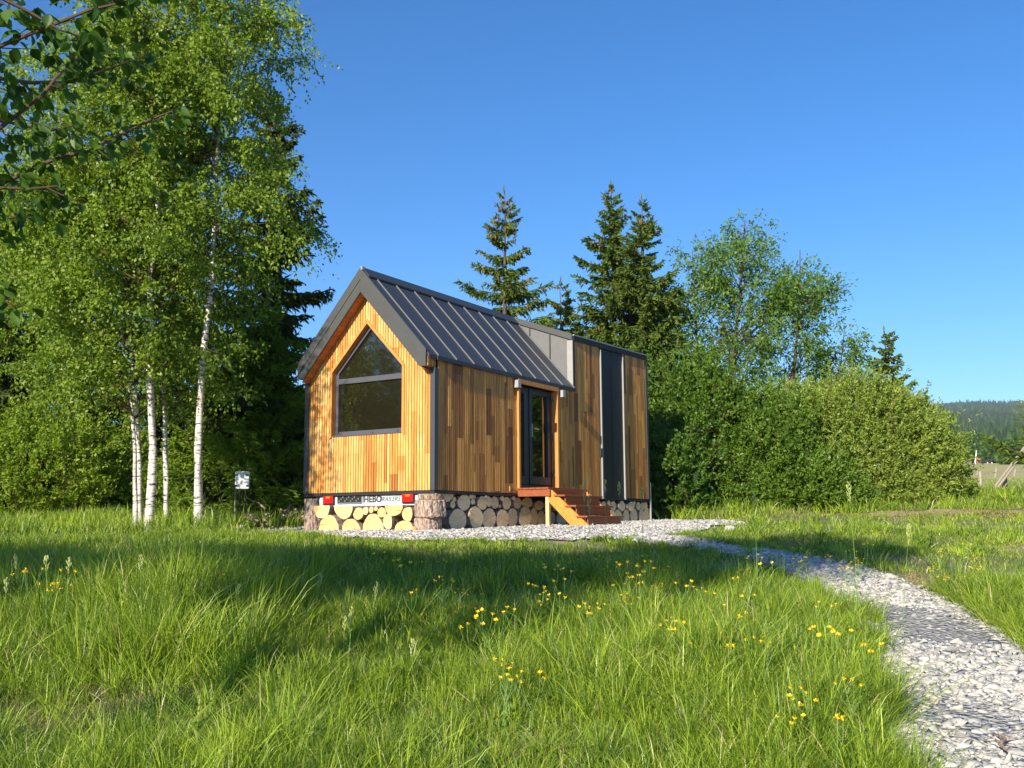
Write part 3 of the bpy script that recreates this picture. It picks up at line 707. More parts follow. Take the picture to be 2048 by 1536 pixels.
for (x0, x1_, y0, y1_, nn_, s0, s1) in ((-14, 8, -14, 2, 900000, .016, .040),):
    x = R.uniform(-11, 8, nn_); y = R.uniform(-9, -1.5, nn_); k = path_dist(x, y) < .03+.05*R.random(nn_)
    x, y = x[k], y[k]; d = dist_fwd(x, y); keep = (R.random(len(x)) < np.clip(1.2-d/14, .28, 1)*.95) & (d > 1.5)
    x, y, d = x[keep], y[keep], d[keep]; pts.append(np.stack([x, y, zter(x, y)+.012], -1)); sz.append(R.uniform(.008, .028, len(x))*np.where(R.random(len(x)) < .08, 2.0, 1)*(1+np.clip((d-8)/18, 0, .5)))
x = R.uniform(-3.2, 12.5, 62000); y = R.uniform(-4.4, 4.8, 62000); k = in_poly(x+.06*np.sin(y*9), y+.08*np.sin(x*7), PAD) & ~((x > .15) & (x < 7.9) & (y > .25) & (y < 3)); x, y = x[k], y[k]
pts.append(np.stack([x, y, zter(x, y)+.022], -1)); sz.append(R.uniform(.018, .040, len(x)))
P = np.concatenate(pts); S = np.concatenate(sz); Vs, Fs = stones(P, S, .36)
tn = np.repeat(np.where(R.random(len(P)) < .07, R.uniform(.85, 1, len(P)), R.uniform(0, .8, len(P))), 12)
ms = mat('crushed_stone', (.45, .44, .42), .85); spc = N(ms, 'ShaderNodeSeparateColor'); L(ms, tint(ms), spc.inputs[0])
cst = ramp(ms, spc.outputs[0], [(0, (.24, .24, .23)), (.25, (.37, .365, .345)), (.55, (.49, .475, .43)), (.8, (.57, .52, .44)), (1, (.78, .77, .72))])
L(ms, mixc(ms, 1.0, cst, ramp(ms, noise(ms, objco(ms), 40, 4), [(.3, (.75, .75, .77)), (.7, (1.1, 1.08, 1.05))]), 'MULTIPLY'), BC(ms))
so_ = link('crushed_gravel', np_mesh('crushed_gravel', Vs, [Fs], np.stack([tn]*3, -1)), ms)
tag(so_, 'pale grey crushed stone covering the path and the strip around the cabin', 'gravel', kind='stuff')
print('stones', len(P))

# ================================================================== GRASS
def blades(x, y, h, wd, lean=.35, tt=None, curl=1.0, base=None):
    n = len(x); z = zter(x, y) if base is None else base
    az = R.uniform(0, 6.283, n); la = R.normal(0, lean, n)+.05; lx, ly = np.cos(az)*la, np.sin(az)*la
    fa = R.uniform(0, 6.283, n); wx, wy = np.cos(fa)*wd/2, np.sin(fa)*wd/2
    lv = [(0, 0, 1.), (.42, .22, .95), (.78, .62, .62)]; V = np.zeros((n, 7, 3), np.float32)
    for i, (t, b, ww) in enumerate(lv):
        cx = x+lx*h*(t*.5+b*curl); cy = y+ly*h*(t*.5+b*curl); cz = z+h*t*(1-.18*np.abs(la)*b)
        V[:, 2*i, 0] = cx-wx*ww; V[:, 2*i, 1] = cy-wy*ww; V[:, 2*i, 2] = cz
        V[:, 2*i+1, 0] = cx+wx*ww; V[:, 2*i+1, 1] = cy+wy*ww; V[:, 2*i+1, 2] = cz
    V[:, 6, 0] = x+lx*h*(.5+1.1*curl); V[:, 6, 1] = y+ly*h*(.5+1.1*curl); V[:, 6, 2] = z+h*(1-.30*np.minimum(np.abs(la), 1.2))
    if tt is None: tt = R.random(n)
    return V, np.repeat(tt[:, None], 7, 1)
def noise2(x, y, f, seed):
    r = np.random.default_rng(seed); o = np.zeros_like(x)
    for k in range(5):
        a = r.uniform(0, 6.283); ff = f*r.uniform(.6, 1.6); o += np.sin((x*math.cos(a)+y*math.sin(a))*ff*6.283+r.uniform(0, 6.28))
    return o/5
VV = []; TT = []
def grass_zone(n, d0, d1, hf, wd, lean=.35, pw=1.0, k=.60, extra=.8, smin=None, smax=None, outside=False):
    u = R.random(n); d = (d0**(1+pw)+(d1**(1+pw)-d0**(1+pw))*u)**(1/(1+pw)); s = R.uniform(-1, 1, n)*(k*d+extra)
    if smin is not None: ok = (s > smin) & (s < smax); d, s = d[ok], s[ok]
    if outside: ok = np.abs(s) > .56*d+.5; d, s = d[ok], s[ok]
    x, y = DS(d, s); pdn = path_dist(x, y); g_ = on_gravel(x, y, -.05)
    ins_h = (x > -.1) & (x < 7.8) & (y > -.1) & (y < 2.7)
    # bare, thin patches
    nz = noise2(x, y, .33, 3); nz2 = noise2(x, y, 1.1, 7)
    bare = ((d-5.6)/.5)**2+((s+2.15+.2*np.sin(d*5))/.8)**2 < 1
    bare |= ((d-4.95)/.4)**2+((s+1.75)/.7)**2 < 1
    bare |= ((d-8.6)/.35)**2+((s+.75)/.35)**2 < 1
    right = np.clip((s-2.6)/1.5, 0, 1)*(d > 8)
    pr = np.clip(1.0+1.1*nz+.5*nz2+.35, .12, 1); pr = np.where(right > .3, np.clip(.75+1.2*nz2+.9*nz, .03, 1), pr)
    straw = (np.abs(d-(20.2+.05*s)) < .75) & (s > 2.2)
    straw |= (pdn < .42+.25*noise2(x, y, .8, 31)) & (noise2(x, y, .5, 33) > -.05) & (s > .42*d-.3) & (d < 13)
    ok = ~g_ & ~ins_h & (R.random(len(x)) < pr) & (~bare | (R.random(len(x)) < .22)) & (~straw | (R.random(len(x)) < .08))
    # sparse stray blades at the path edges
    x, y, d, s, nz, nz2 = x[ok], y[ok], d[ok], s[ok], nz[ok], nz2[ok]
    h = hf(d, s, nz, nz2)*R.uniform(.55, 1.2, len(x)); wdv = wd*R.uniform(.6, 1.3, len(x))
    tq = np.where(R.random(len(x)) < .035, 1., np.clip(.40+.25*nz+R.normal(0, .22, len(x)), 0, .88))
    v, t = blades(x, y, h, wdv, lean, tq); VV.append(v.reshape(-1, 3)); TT.append(t.ravel()); return len(x)
def h_near(d, s, nz, nz2):
    h = .13+.05*nz2+.03*nz
    tall = np.exp(-((s+3.3)/1.8)**2-((d-7.6)/1.7)**2)+.8*np.exp(-((s+.9)/.8)**2-((d-9.9)/.8)**2)+.65*np.exp(-((s-2.0)/1.0)**2-((d-8.6)/1.3)**2)
    tall *= np.clip((10.8-d)/.8, 0, 1)
    h = h+.17*np.clip(tall, 0, 1)*(1+.3*nz2)
    h = np.where((d > 11.0), .055+.02*nz2+.05*(s < -2.6), h)
    h = np.where((s > 1.4) & (d > 9.2), .05+.10*np.clip(nz2-.1, 0, 1), h)
    h = np.where((d > 14.5) & (s < 2), .20+.07*nz2+.10*(s < -2), h); h = np.where((d > 21.2) & (s >= 2), np.where(d > 29, .11, .20)+.05*nz2, h); return np.maximum(h, .04)
c = 0
c += grass_zone(110000, 3.6, 8, h_near, .0042, .55)
c += grass_zone(150000, 8, 14.5, h_near, .006, .5)
c += grass_zone(130000, 14.5, 30, h_near, .011, .38)
c += grass_zone(40000, 30, 60, lambda d, s, a, b: .14+.04*a, .02, .3)
c += grass_zone(10000, 1.2, 3.6, h_near, .006, .4)
c += grass_zone(150000, 1.0, 26, h_near, .014, .45, k=1.15, extra=3.5, outside=True)
def tufts(n, d0, d1, per, hh, rad, wd, lean, smin=-9, smax=9, mask=None, pw=.6):
    u = R.random(n); d = (d0**(1+pw)+(d1**(1+pw)-d0**(1+pw))*u)**(1/(1+pw)); s = R.uniform(-1, 1, n)*(.6*d+.6); x, y = DS(d, s)
    nz = noise2(x, y, .4, 17); keep = ~on_gravel(x, y, -.07) & ~((x > -.1) & (x < 7.8) & (y > -.1) & (y < 2.7)) & (s > smin) & (s < smax) & (R.random(n) < np.clip(.6+.9*nz, .05, 1))
    if mask is not None: keep &= mask(d, s)
    x, y, d = x[keep], y[keep], d[keep]; n = len(x); H = R.uniform(*hh, n)*(1+.3*nz[keep]); tt0 = np.clip(.5+R.normal(0, .22, n), 0, 1)
    a = R.uniform(0, 6.283, (n, per)); q = np.abs(R.normal(0, 1, (n, per))); bx_ = (x[:, None]+np.cos(a)*q*rad).ravel(); by_ = (y[:, None]+np.sin(a)*q*rad).ravel()
    h = (H[:, None]*R.uniform(.45, 1.1, (n, per))).ravel(); V, _ = blades(bx_, by_, h, wd*R.uniform(.6, 1.4, n*per), lean)
    la = (lean*q.ravel()*.8); ox = np.cos(a).ravel()*la*h; oy = np.sin(a).ravel()*la*h
    for i_, f_ in ((2, .35), (3, .35), (4, .8), (5, .8), (6, 1.25)): V[:, i_, 0] += ox*f_*.6; V[:, i_, 1] += oy*f_*.6
    t = np.where(R.random(n*per) < .03, 1., np.clip(np.repeat(tt0, per)+R.normal(0, .14, n*per), 0, .88)); VV.append(V.reshape(-1, 3)); TT.append(np.repeat(t, 7))
tufts(9500, 3.7, 9, 40, (.16, .33), .035, .0045, .5, mask=lambda d, s: ~((((d-5.6)/.5)**2+((s+2.15)/.8)**2 < 1) | (((d-4.95)/.4)**2+((s+1.75)/.7)**2 < 1)) | (R.random(len(d)) < .25))
tufts(3400, 6.0, 9.4, 42, (.32, .54), .05, .0055, .36, -7, -1.6)
tufts(500, 4.6, 7.5, 30, (.30, .46), .05, .0055, .40, -1.2, 2.2)
tufts(900, 6.8, 9.8, 34, (.24, .40), .05, .0055, .4, 1.0, 2.6)
tufts(2800, 9, 11.0, 26, (.12, .28), .05, .007, .45, -9, 1.6)
tufts(1500, 11, 14.2, 24, (.06, .12), .05, .009, .5)
tufts(420, 10, 19, 40, (.13, .24), .07, .009, .5, 2.6, 9)
tufts(1500, 10, 15, 26, (.10, .20), .06, .008, .45, -9, -2.6)
tufts(3000, 15, 30, 20, (.22, .42), .10, .014, .45, -20, 1)
tufts(2400, 21.3, 29, 20, (.22, .40), .12, .018, .45, 1, 22)
V = np.concatenate(VV); T = np.concatenate(TT); n = len(V)//7; b = (np.arange(n)*7)[:, None]
q1 = b+np.array([[0, 1, 3, 2]]); q2 = b+np.array([[2, 3, 5, 4]]); t1 = b+np.array([[4, 5, 6]])
go = link('meadow_grass', np_mesh('meadow_grass', V, [np.concatenate([q1, q2]), t1], np.stack([T]*3, -1), smooth=False), M_grass)
tag(go, 'long bright green meadow grass in front of and around the cabin', 'grass', kind='stuff'); print('blades', n)
# dry straw in thin places and along the mown track on the right
n = 26000; d = np.concatenate([R.uniform(19.3, 21.1, 12000), R.uniform(4, 13, 14000)]); s = np.concatenate([R.uniform(2.0, 12, 12000), R.uniform(-6, 7, 14000)])
x, y = DS(d, s)
xe = R.uniform(-8, 3, 120000); ye = R.uniform(-8, -2, 120000); pe = path_dist(xe, ye); se = (xe-CAM[0])*rh[0]+(ye-CAM[1])*rh[1]; de = dist_fwd(xe, ye)
k = (pe > .0) & (pe < .45+.25*noise2(xe, ye, .8, 31)) & (noise2(xe, ye, .5, 33) > -.1) & (se > .42*de-.3) & (de < 13)
ds_ = np.concatenate([R.uniform(5.0, 6.2, 3000), R.uniform(4.4, 5.3, 3000), R.uniform(6.0, 6.7, 1200)]); ss_ = np.concatenate([R.uniform(-3.0, -1.3, 3000), R.uniform(-2.5, -.9, 3000), R.uniform(-3.3, -2.1, 1200)]); xb_, yb_ = DS(ds_, ss_); x = np.concatenate([x, xb_]); y = np.concatenate([y, yb_]); d = np.concatenate([d, ds_])
x = np.concatenate([x, xe[k]]); y = np.concatenate([y, ye[k]]); d = np.concatenate([d, de[k]])
ok = ~in_poly(x, y, PAD) & (path_dist(x, y) > -.05); x, y, d = x[ok], y[ok], d[ok]
v, t = blades(x, y, R.uniform(.02, .05, len(x))*1.2, .006+.006*(d > 15), 1.9, None, 2.2)
V = v.reshape(-1, 3); n = len(x); b = (np.arange(n)*7)[:, None]
do = link('dry_straw', np_mesh('dry_straw', V, [np.concatenate([b+np.array([[0, 1, 3, 2]]), b+np.array([[2, 3, 5, 4]])]), b+np.array([[4, 5, 6]])], np.stack([t.ravel()]*3, -1)), M_dry)
tag(do, 'dry straw-coloured grass clippings lying on the mown track and bare spots', 'dry grass', kind='stuff')
mb = MB()
for i in range(60):
    s0, s1 = 2.0+i*.3, 2.3+i*.3; q = []
    for (d_, s_) in ((19.75+.05*s0+.15*math.sin(i), s0), (20.75+.05*s0+.2*math.sin(i*1.7), s0), (20.75+.05*s1+.2*math.sin((i+1)*1.7), s1), (19.75+.05*s1+.15*math.sin(i+1), s1)):
        x, y = DS(d_, s_); q.append((x, y, float(zter(x, y))+.012))
    mb.add(q, [(0, 1, 2, 3)])
mt = mat('straw_track', (.40, .32, .18), .95); L(mt, ramp(mt, noise(mt, objco(mt), 6, 6, .75), [(.35, (.16, .16, .06)), (.5, (.36, .29, .15)), (.7, (.52, .43, .25))]), BC(mt))
tag(mb.build('mown_track', mt), kind='structure')

# ================================================================== PLANT BUILDERS
def leaf_quads(P, D, Nn, ln, wd):
    """rhombic leaves: base P, direction D, facing Nn"""
    D = nrm(D); S = nrm(np.cross(D, Nn)); ln = ln[:, None]; wd = wd[:, None]
    v = np.stack([P, P+D*ln*.42-S*wd/2, P+D*ln, P+D*ln*.42+S*wd/2], 1)
    n = len(P); f = (np.arange(n)*4)[:, None]+np.array([[0, 1, 2, 3]]); return v.reshape(-1, 3), f
def leaf_obj(name, P, D, Nn, ln, wd, t, mt_, parent, loc):
    V, F = leaf_quads(P, D, Nn, ln, wd); V = V-np.array(loc)[None]
    me = np_mesh(name, V, [F], np.stack([np.repeat(t, 4)]*3, -1)); me.materials.append(mt_)
    o = bpy.data.objects.new(name, me); col.objects.link(o); o.parent = parent; return o
def rdir(n): return nrm(R.normal(0, 1, (n, 3)))
def grow(trunk, env, hs, nlimb, ntwig, nleaf, lsize, lw, droop=.3, el=(.3, .9), twig_len=(.25, .6), hang=.6, spread=.03):
    """limbs from a trunk polyline, twigs on limbs, leaves on twigs -> limb polylines, leaf arrays"""
    trunk = np.array(trunk, float); H0 = trunk[0, 2]; zt = trunk[:, 2]; limbs = []; P = []; D = []
    for i in range(nlimb):
        h = hs[0]+(hs[1]-hs[0])*R.random()**.95; base = np.array([np.interp(h+H0, zt, trunk[:, 0]), np.interp(h+H0, zt, trunk[:, 1]), h+H0])
        az = R.uniform(0, 6.283); Ln = env(h, az)*R.uniform(.55, 1.08); e = R.uniform(*el); k = 6; pts = [base]; dr = np.array([math.cos(az)*math.cos(e), math.sin(az)*math.cos(e), math.sin(e)])
        for j in range(k-1):
            dr = dr+np.array([0, 0, -droop*.28])+R.normal(0, .09, 3); dr /= np.linalg.norm(dr); pts.append(pts[-1]+dr*Ln/(k-1))
        pts = np.array(pts); limbs.append((pts, .004+.0075*Ln))
        nt_ = max(3, int(ntwig*Ln)); u = R.uniform(.28, 1.0, nt_)**.75*(k-1); i0 = np.minimum(u.astype(int), k-2); fr_ = (u-i0)[:, None]
        b = pts[i0]*(1-fr_)+pts[i0+1]*fr_; ax = nrm(pts[i0+1]-pts[i0])
        td = nrm(ax*.6+rdir(nt_)*.8+np.array([0, 0, -hang*.5])); tl = R.uniform(*twig_len, nt_)
        uu = R.uniform(.1, 1, (nt_, nleaf)); pp = b[:, None]+td[:, None]*(uu*tl[:, None])[..., None]; pp[..., 2] -= (uu**2*tl[:, None]*hang*.6)
        pp += R.normal(0, spread, pp.shape); P.append(pp.reshape(-1, 3)); D.append(np.repeat(td, nleaf, 0))
    P = np.concatenate(P); D = np.concatenate(D); n = len(P); D = nrm(D*.5+rdir(n)*.8+np.array([0, 0, -hang]))
    return limbs, P, D, lsize*R.uniform(.7, 1.25, n), lw*R.uniform(.75, 1.2, n)
def sunny_normals(n, up=.45): return nrm(rdir(n)+np.array([-.25, -.1, up]))
def clump_tint(P, f=.7, seed=1, amp=.3, sd_=.2, mean=.45):
    return np.clip(mean+amp*noise2(P[:, 0]+P[:, 2]*.6, P[:, 1]-P[:, 2]*.8, f, seed)+R.normal(0, sd_, len(P)), 0, 1)
def tree(name, base, trunk, tr_r, env, hs, mats, label, cat='tree', group=None, nlimb=60, ntwig=10, nleaf=14, lsize=.055, lw=.035, seed=1, trunk_name='trunk', k=8, **kw):
    """base: world xyz; trunk: offsets from base"""
    o = empty(name, base, label=label, cat=cat, group=group); T0 = np.array(trunk, float)
    limbs, P, D, ln, wd = grow(T0, env, hs, nlimb, ntwig, nleaf, lsize, lw, **kw)
    mb = MB(); mb.tube(T0, tr_r, k); t_ = mb.build(trunk_name, mats[0], o, loc=(0, 0, 0), smooth=True)
    mb = MB()
    for pts, r in limbs: mb.tube(pts, [r*(1-.85*i/(len(pts)-1)) for i in range(len(pts))], 4, cap=False)
    mb.build('limbs', mats[2], o, loc=(0, 0, 0))
    leaf_obj('crown', P, D, sunny_normals(len(P)), ln, wd, clump_tint(P, .6, seed), mats[1], o, (0, 0, 0))
    return o
def trunk_px(pts, d, base=None):
    """trunk line from measured columns: list of (px, py), first at the ground"""
    b = G(pts[0][0], d); out = [np.zeros(3)-np.array([0, 0, .1])]
    for px, py in pts[1:]:
        p = PD(px, py, d); out.append(p-b)
    return b, out
def cone_env(H, r0, r1=.25, p=.8):
    return lambda h, az: r1+(r0-r1)*max(0, 1-h/H)**p

# ------------------------------------------------------------------ birches on the left
def birch(pts, d, rad, env, hs, label, nlimb=90, seed=1, mean=.45, **kw):
    b, tr_ = trunk_px(pts, d); n = len(tr_); rr = [rad*1.35, rad*1.0]+[rad*(1-.82*i/(n-2)) for i in range(1, n-1)]
    # subdivide and roughen the trunk
    t2 = [tr_[0]]; r2 = [rr[0]]
    for i in range(1, n):
        m_ = max(1, int(np.linalg.norm(tr_[i]-tr_[i-1])/.45))
        for j in range(1, m_+1):
            f = j/m_; t2.append(tr_[i-1]*(1-f)+tr_[i]*f+R.normal(0, .008, 3)*[1, 1, 0]); r2.append((rr[i-1]*(1-f)+rr[i]*f)*R.uniform(.95, 1.06))
    return tree('birch_tree', b, t2, r2, env, hs, (M_birch, M_lbirch, M_twig), label, 'birch', 'birches left of the cabin', nlimb=nlimb, seed=seed, k=10, **kw)
birch([(401, 1045), (396, 900), (405, 720), (424, 560), (432, 400), (438, 150), (450, -60)], 15.6, .058, lambda h, a: .4+1.5*math.sin(math.pi*min(1, max(0, (h-1)/9.5)))**.7, (4.1, 9.5), 'single white-barked birch nearest the cabin, leaning slightly to the right', 92, 2, droop=.45, ntwig=18, nleaf=15, lsize=.062, lw=.042)
birch([(300, 1047), (306, 900), (297, 700), (303, 500), (324, 330), (335, 100), (340, -80)], 15.4, .058, lambda h, a: .5+1.7*math.sin(math.pi*min(1, max(0, (h-.5)/9.8)))**.7, (3.2, 9.6), 'thickest pale birch trunk in the middle of the clump, with the fullest crown', 110, 3, droop=.4, ntwig=18, nleaf=15, lsize=.062, lw=.042)
birch([(337, 1035), (330, 900), (325, 700), (318, 500), (330, 300), (300, 150)], 16.6, .038, lambda h, a: .5+1.3*math.sin(math.pi*min(1, max(0, (h-.5)/9)))**.7, (2.8, 8.2), 'slim birch just right of the thick middle trunk', 60, 4, droop=.4, ntwig=18, nleaf=15, lsize=.062, lw=.042)
birch([(284, 1032), (279, 930), (268, 760), (255, 600), (235, 400), (225, 150)], 16.2, .036, lambda h, a: .6+1.6*math.sin(math.pi*min(1, max(0, (h)/9)))**.7, (2.0, 8.5), 'slim white birch at the left of the clump, just behind the reddish stem', 95, 5, droop=.4, ntwig=18, nleaf=15, lsize=.062, lw=.042)
birch([(273, 1036), (268, 900), (262, 800), (240, 640), (190, 450), (160, 330)], 15.9, .030, lambda h, a: .7+1.5*math.sin(math.pi*min(1, max(0, (h)/7.5)))**.7, (1.8, 6.5), 'thin birch with reddish peeling bark, leftmost stem of the clump', 80, 6, droop=.4, ntwig=18, nleaf=15, lsize=.062, lw=.042)
birch([(85, 1020), (80, 900), (75, 700), (60, 520), (50, 400)], 22.5, .05, lambda h, a: .8+1.7*math.sin(math.pi*min(1, max(0, (h)/8)))**.6, (1.0, 6.8), 'low leafy birch at the left edge with its crown reaching down to the bushes', 95, 7, droop=.35, ntwig=18, nleaf=15, lsize=.062, lw=.042)
birch([(155, 1020), (155, 900), (150, 700), (140, 500), (150, 340)], 22, .05, lambda h, a: .8+1.6*math.sin(math.pi*min(1, max(0, (h)/8.4)))**.6, (1.0, 7.4), 'leafy birch hiding its trunk, between the left edge and the clump', 100, 8, droop=.35, ntwig=18, nleaf=15, lsize=.062, lw=.042)

# ------------------------------------------------------------------ spruces
def spruce(name, base, H, r0, mt_, label, group=None, z0=.3, dens=1.0, cones=0, seed=1, tw=.028, lay=.26, p=.85, droop=.35, trr=None, bare=0, yaw_only=None):
    r = np.random.default_rng(seed); o = empty(name, base, label=label, cat='spruce', group=group)
    mb = MB(); trr = trr or H*.014
    mb.tube([(0, 0, -.1), (r.normal(0, .03), 0, H*.5), (0, r.normal(0, .03), H)], [trr, trr*.6, .006], 8); mb.build('trunk', M_barkdark, o, loc=(0, 0, 0), smooth=True)
    P = []; D = []; Ln = []; br = MB(); h = z0; CP = []
    while h < H-.12:
        t = h/H; rl = r0*(1-t)**p*r.uniform(.8, 1.1)+.05; nb = int(r.integers(6, 9)) if H-h > .8 else 4
        for b in range(nb):
            az = r.uniform(0, 6.283); Lb = rl*r.uniform(.72, 1.12); K = 7; pts = []
            up = .55*(t**2) - droop*(1-t)*.9
            for j in range(K):
                u = j/(K-1); zz = h+Lb*(up*u+ (.20*(1-t)+.05)*u**3 - .10*math.sin(u*math.pi)*(1-t))
                pts.append((math.cos(az)*Lb*u, math.sin(az)*Lb*u, zz))
            pts = np.array(pts); br.tube(pts, [.004+.010*Lb*(1-.85*j/(K-1)) for j in range(K)], 3, cap=False)
            nt_ = max(4, int(Lb/.021*dens)); u = r.uniform(.03, 1, nt_)*(K-1); i0 = np.minimum(u.astype(int), K-2); f = (u-i0)[:, None]
            bb = pts[i0]*(1-f)+pts[i0+1]*f; ax = nrm(pts[i0+1]-pts[i0]); sd_ = nrm(np.cross(ax, [0, 0, 1.])); sg = r.choice([-1, 1], nt_)[:, None]
            td = nrm(ax*.75+sd_*sg*.7+np.array([0, 0, -1.])*r.uniform(.0, 1.5, (nt_, 1))*(droop+.25)); tl = np.minimum(.10+.30*Lb*(1-.6*u/(K-1)), .42)*r.uniform(.6, 1.1, nt_)
            ns = 4
            for q in range(ns):   # twig itself plus side sprays
                uq = q/ns; pq = bb+td*(tl*uq)[:, None]; dq = nrm(td+r.normal(0, .45*(q > 0), (nt_, 3))+np.array([0, 0, -.25*droop*q])); P.append(pq); D.append(dq); Ln.append(tl*(1-.5*uq)*r.uniform(.55, .9, nt_))
            P.append(pts[-2:-1]+r.normal(0, .01, (1, 3))); D.append(nrm(pts[-1:]-pts[-2:-1])); Ln.append(np.array([.18]))
            if cones and t > .45 and r.random() < cones:
                for _ in range(int(r.integers(2, 5))):
                    uu = r.uniform(.55, 1); jj = min(int(uu*(K-1)), K-2); CP.append(pts[jj]+(pts[jj+1]-pts[jj])*(uu*(K-1)-jj))
        h += lay*r.uniform(.7, 1.2)*(1 if H-h > 1.5 else .75)
    P = np.concatenate(P); D = np.concatenate(D); Ln = np.concatenate(Ln); n = len(P)
    P = np.concatenate([P, np.array([[0, 0, H-.15+.05*i] for i in range(3)])]); D = np.concatenate([D, np.array([[.1, 0, 1], [-.1, .1, 1], [0, 0, 1.]])]); Ln = np.concatenate([Ln, np.array([.18, .18, .25])]); n = len(P)
    br.build('branches', M_twig, o, loc=(0, 0, 0))
    # two crossed strips per needle spray
    n1 = nrm(np.cross(D, r.normal(0, 1, (n, 3)))); n2 = np.cross(nrm(D), n1)
    P2 = np.concatenate([P, P]); D2 = np.concatenate([D, D]); N2 = np.concatenate([n1, n2]); L2 = np.concatenate([Ln, Ln])
    leaf_obj('crown', P2, D2, N2, L2, np.full(2*n, tw*1.2)*r.uniform(.7, 1.3, 2*n), clump_tint(P2, .9, seed, .2, .22, .4), mt_, o, (0, 0, 0))
    if CP:
        mb = MB()
        for c_ in CP:
            c_ = c_+r.normal(0, .02, 3); mb.tube([c_, c_-[0, 0, .03], c_-[.004, 0, .08], c_-[0, 0, .13]], [.006, .020, .018, .004], 5)
        cn = mb.build('cones', M_cone, o, loc=(0, 0, 0)); tag(cn, kind='stuff')
    return o
def spruce_px(px, pytop, d, rpx, mt_, label, base_px=None, **kw):
    b = G(base_px if base_px else px, d); tp = PD(px, pytop, d); H = tp[2]-b[2]; return spruce('spruce_tree', (tp[0], tp[1], b[2]), H, rpx/FPX*d, mt_, label, seed=int(px), **kw)
spruce_px(1008, 380, 27, 225, M_spruce, 'lone spruce laden with brown cones behind the metal roof', cones=.8, z0=1.5, lay=.34, dens=.8, droop=.5, p=1.0, tw=.034)
spruce_px(1222, 368, 29, 225, M_spruce, 'tallest spruce of the pair behind the flat-roofed end of the cabin', cones=.15, z0=1.2, lay=.30, p=.98, tw=.036, group='pair of spruces behind the cabin')
spruce_px(1284, 395, 28, 195, M_spruce, 'slightly lower spruce, right one of the pair behind the cabin', cones=.1, z0=1.2, lay=.30, p=.98, tw=.036, group='pair of spruces behind the cabin')
spruce_px(1122, 560, 31, 120, M_spruce, 'short spruce top showing between the lone spruce and the pair', cones=.3, z0=1.5, lay=.34, dens=.8, tw=.036)
spruce_px(1768, 660, 34, 90, M_spruce, 'small distant spruce whose top rises above the big willow bush', z0=1.5, lay=.38, dens=.7, droop=.5, p=.6, tw=.05)
spruce_px(548, 190, 21, 190, M_sprucedark, 'tall dark spruce with drooping branches behind the birches', cones=.5, z0=1.0, lay=.36, droop=.7, p=.55, tw=.036)
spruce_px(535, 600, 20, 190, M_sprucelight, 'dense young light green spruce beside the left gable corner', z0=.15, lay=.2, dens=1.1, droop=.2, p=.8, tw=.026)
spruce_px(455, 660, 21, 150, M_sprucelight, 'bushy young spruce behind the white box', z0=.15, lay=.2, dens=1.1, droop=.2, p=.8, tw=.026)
spruce_px(30, 480, 22, 230, M_sprucedark, 'dark spruce at the left edge behind the leafy birches', z0=.8, lay=.34, droop=.5, tw=.036)
spruce_px(200, 640, 24, 200, M_sprucedark, 'dark spruce hidden behind the birch clump', z0=.5, lay=.34, droop=.5, tw=.036)
spruce_px(370, 560, 25, 190, M_sprucedark, 'dark spruce seen between the birch trunks', z0=.5, lay=.32, droop=.4, tw=.036)
spruce_px(2265, 500, 20, 485, M_spruce, 'spruce mostly outside the right edge, its low boughs reaching in', z0=1.15, lay=.26, dens=1.1, droop=.2, p=1.5, tw=.030)

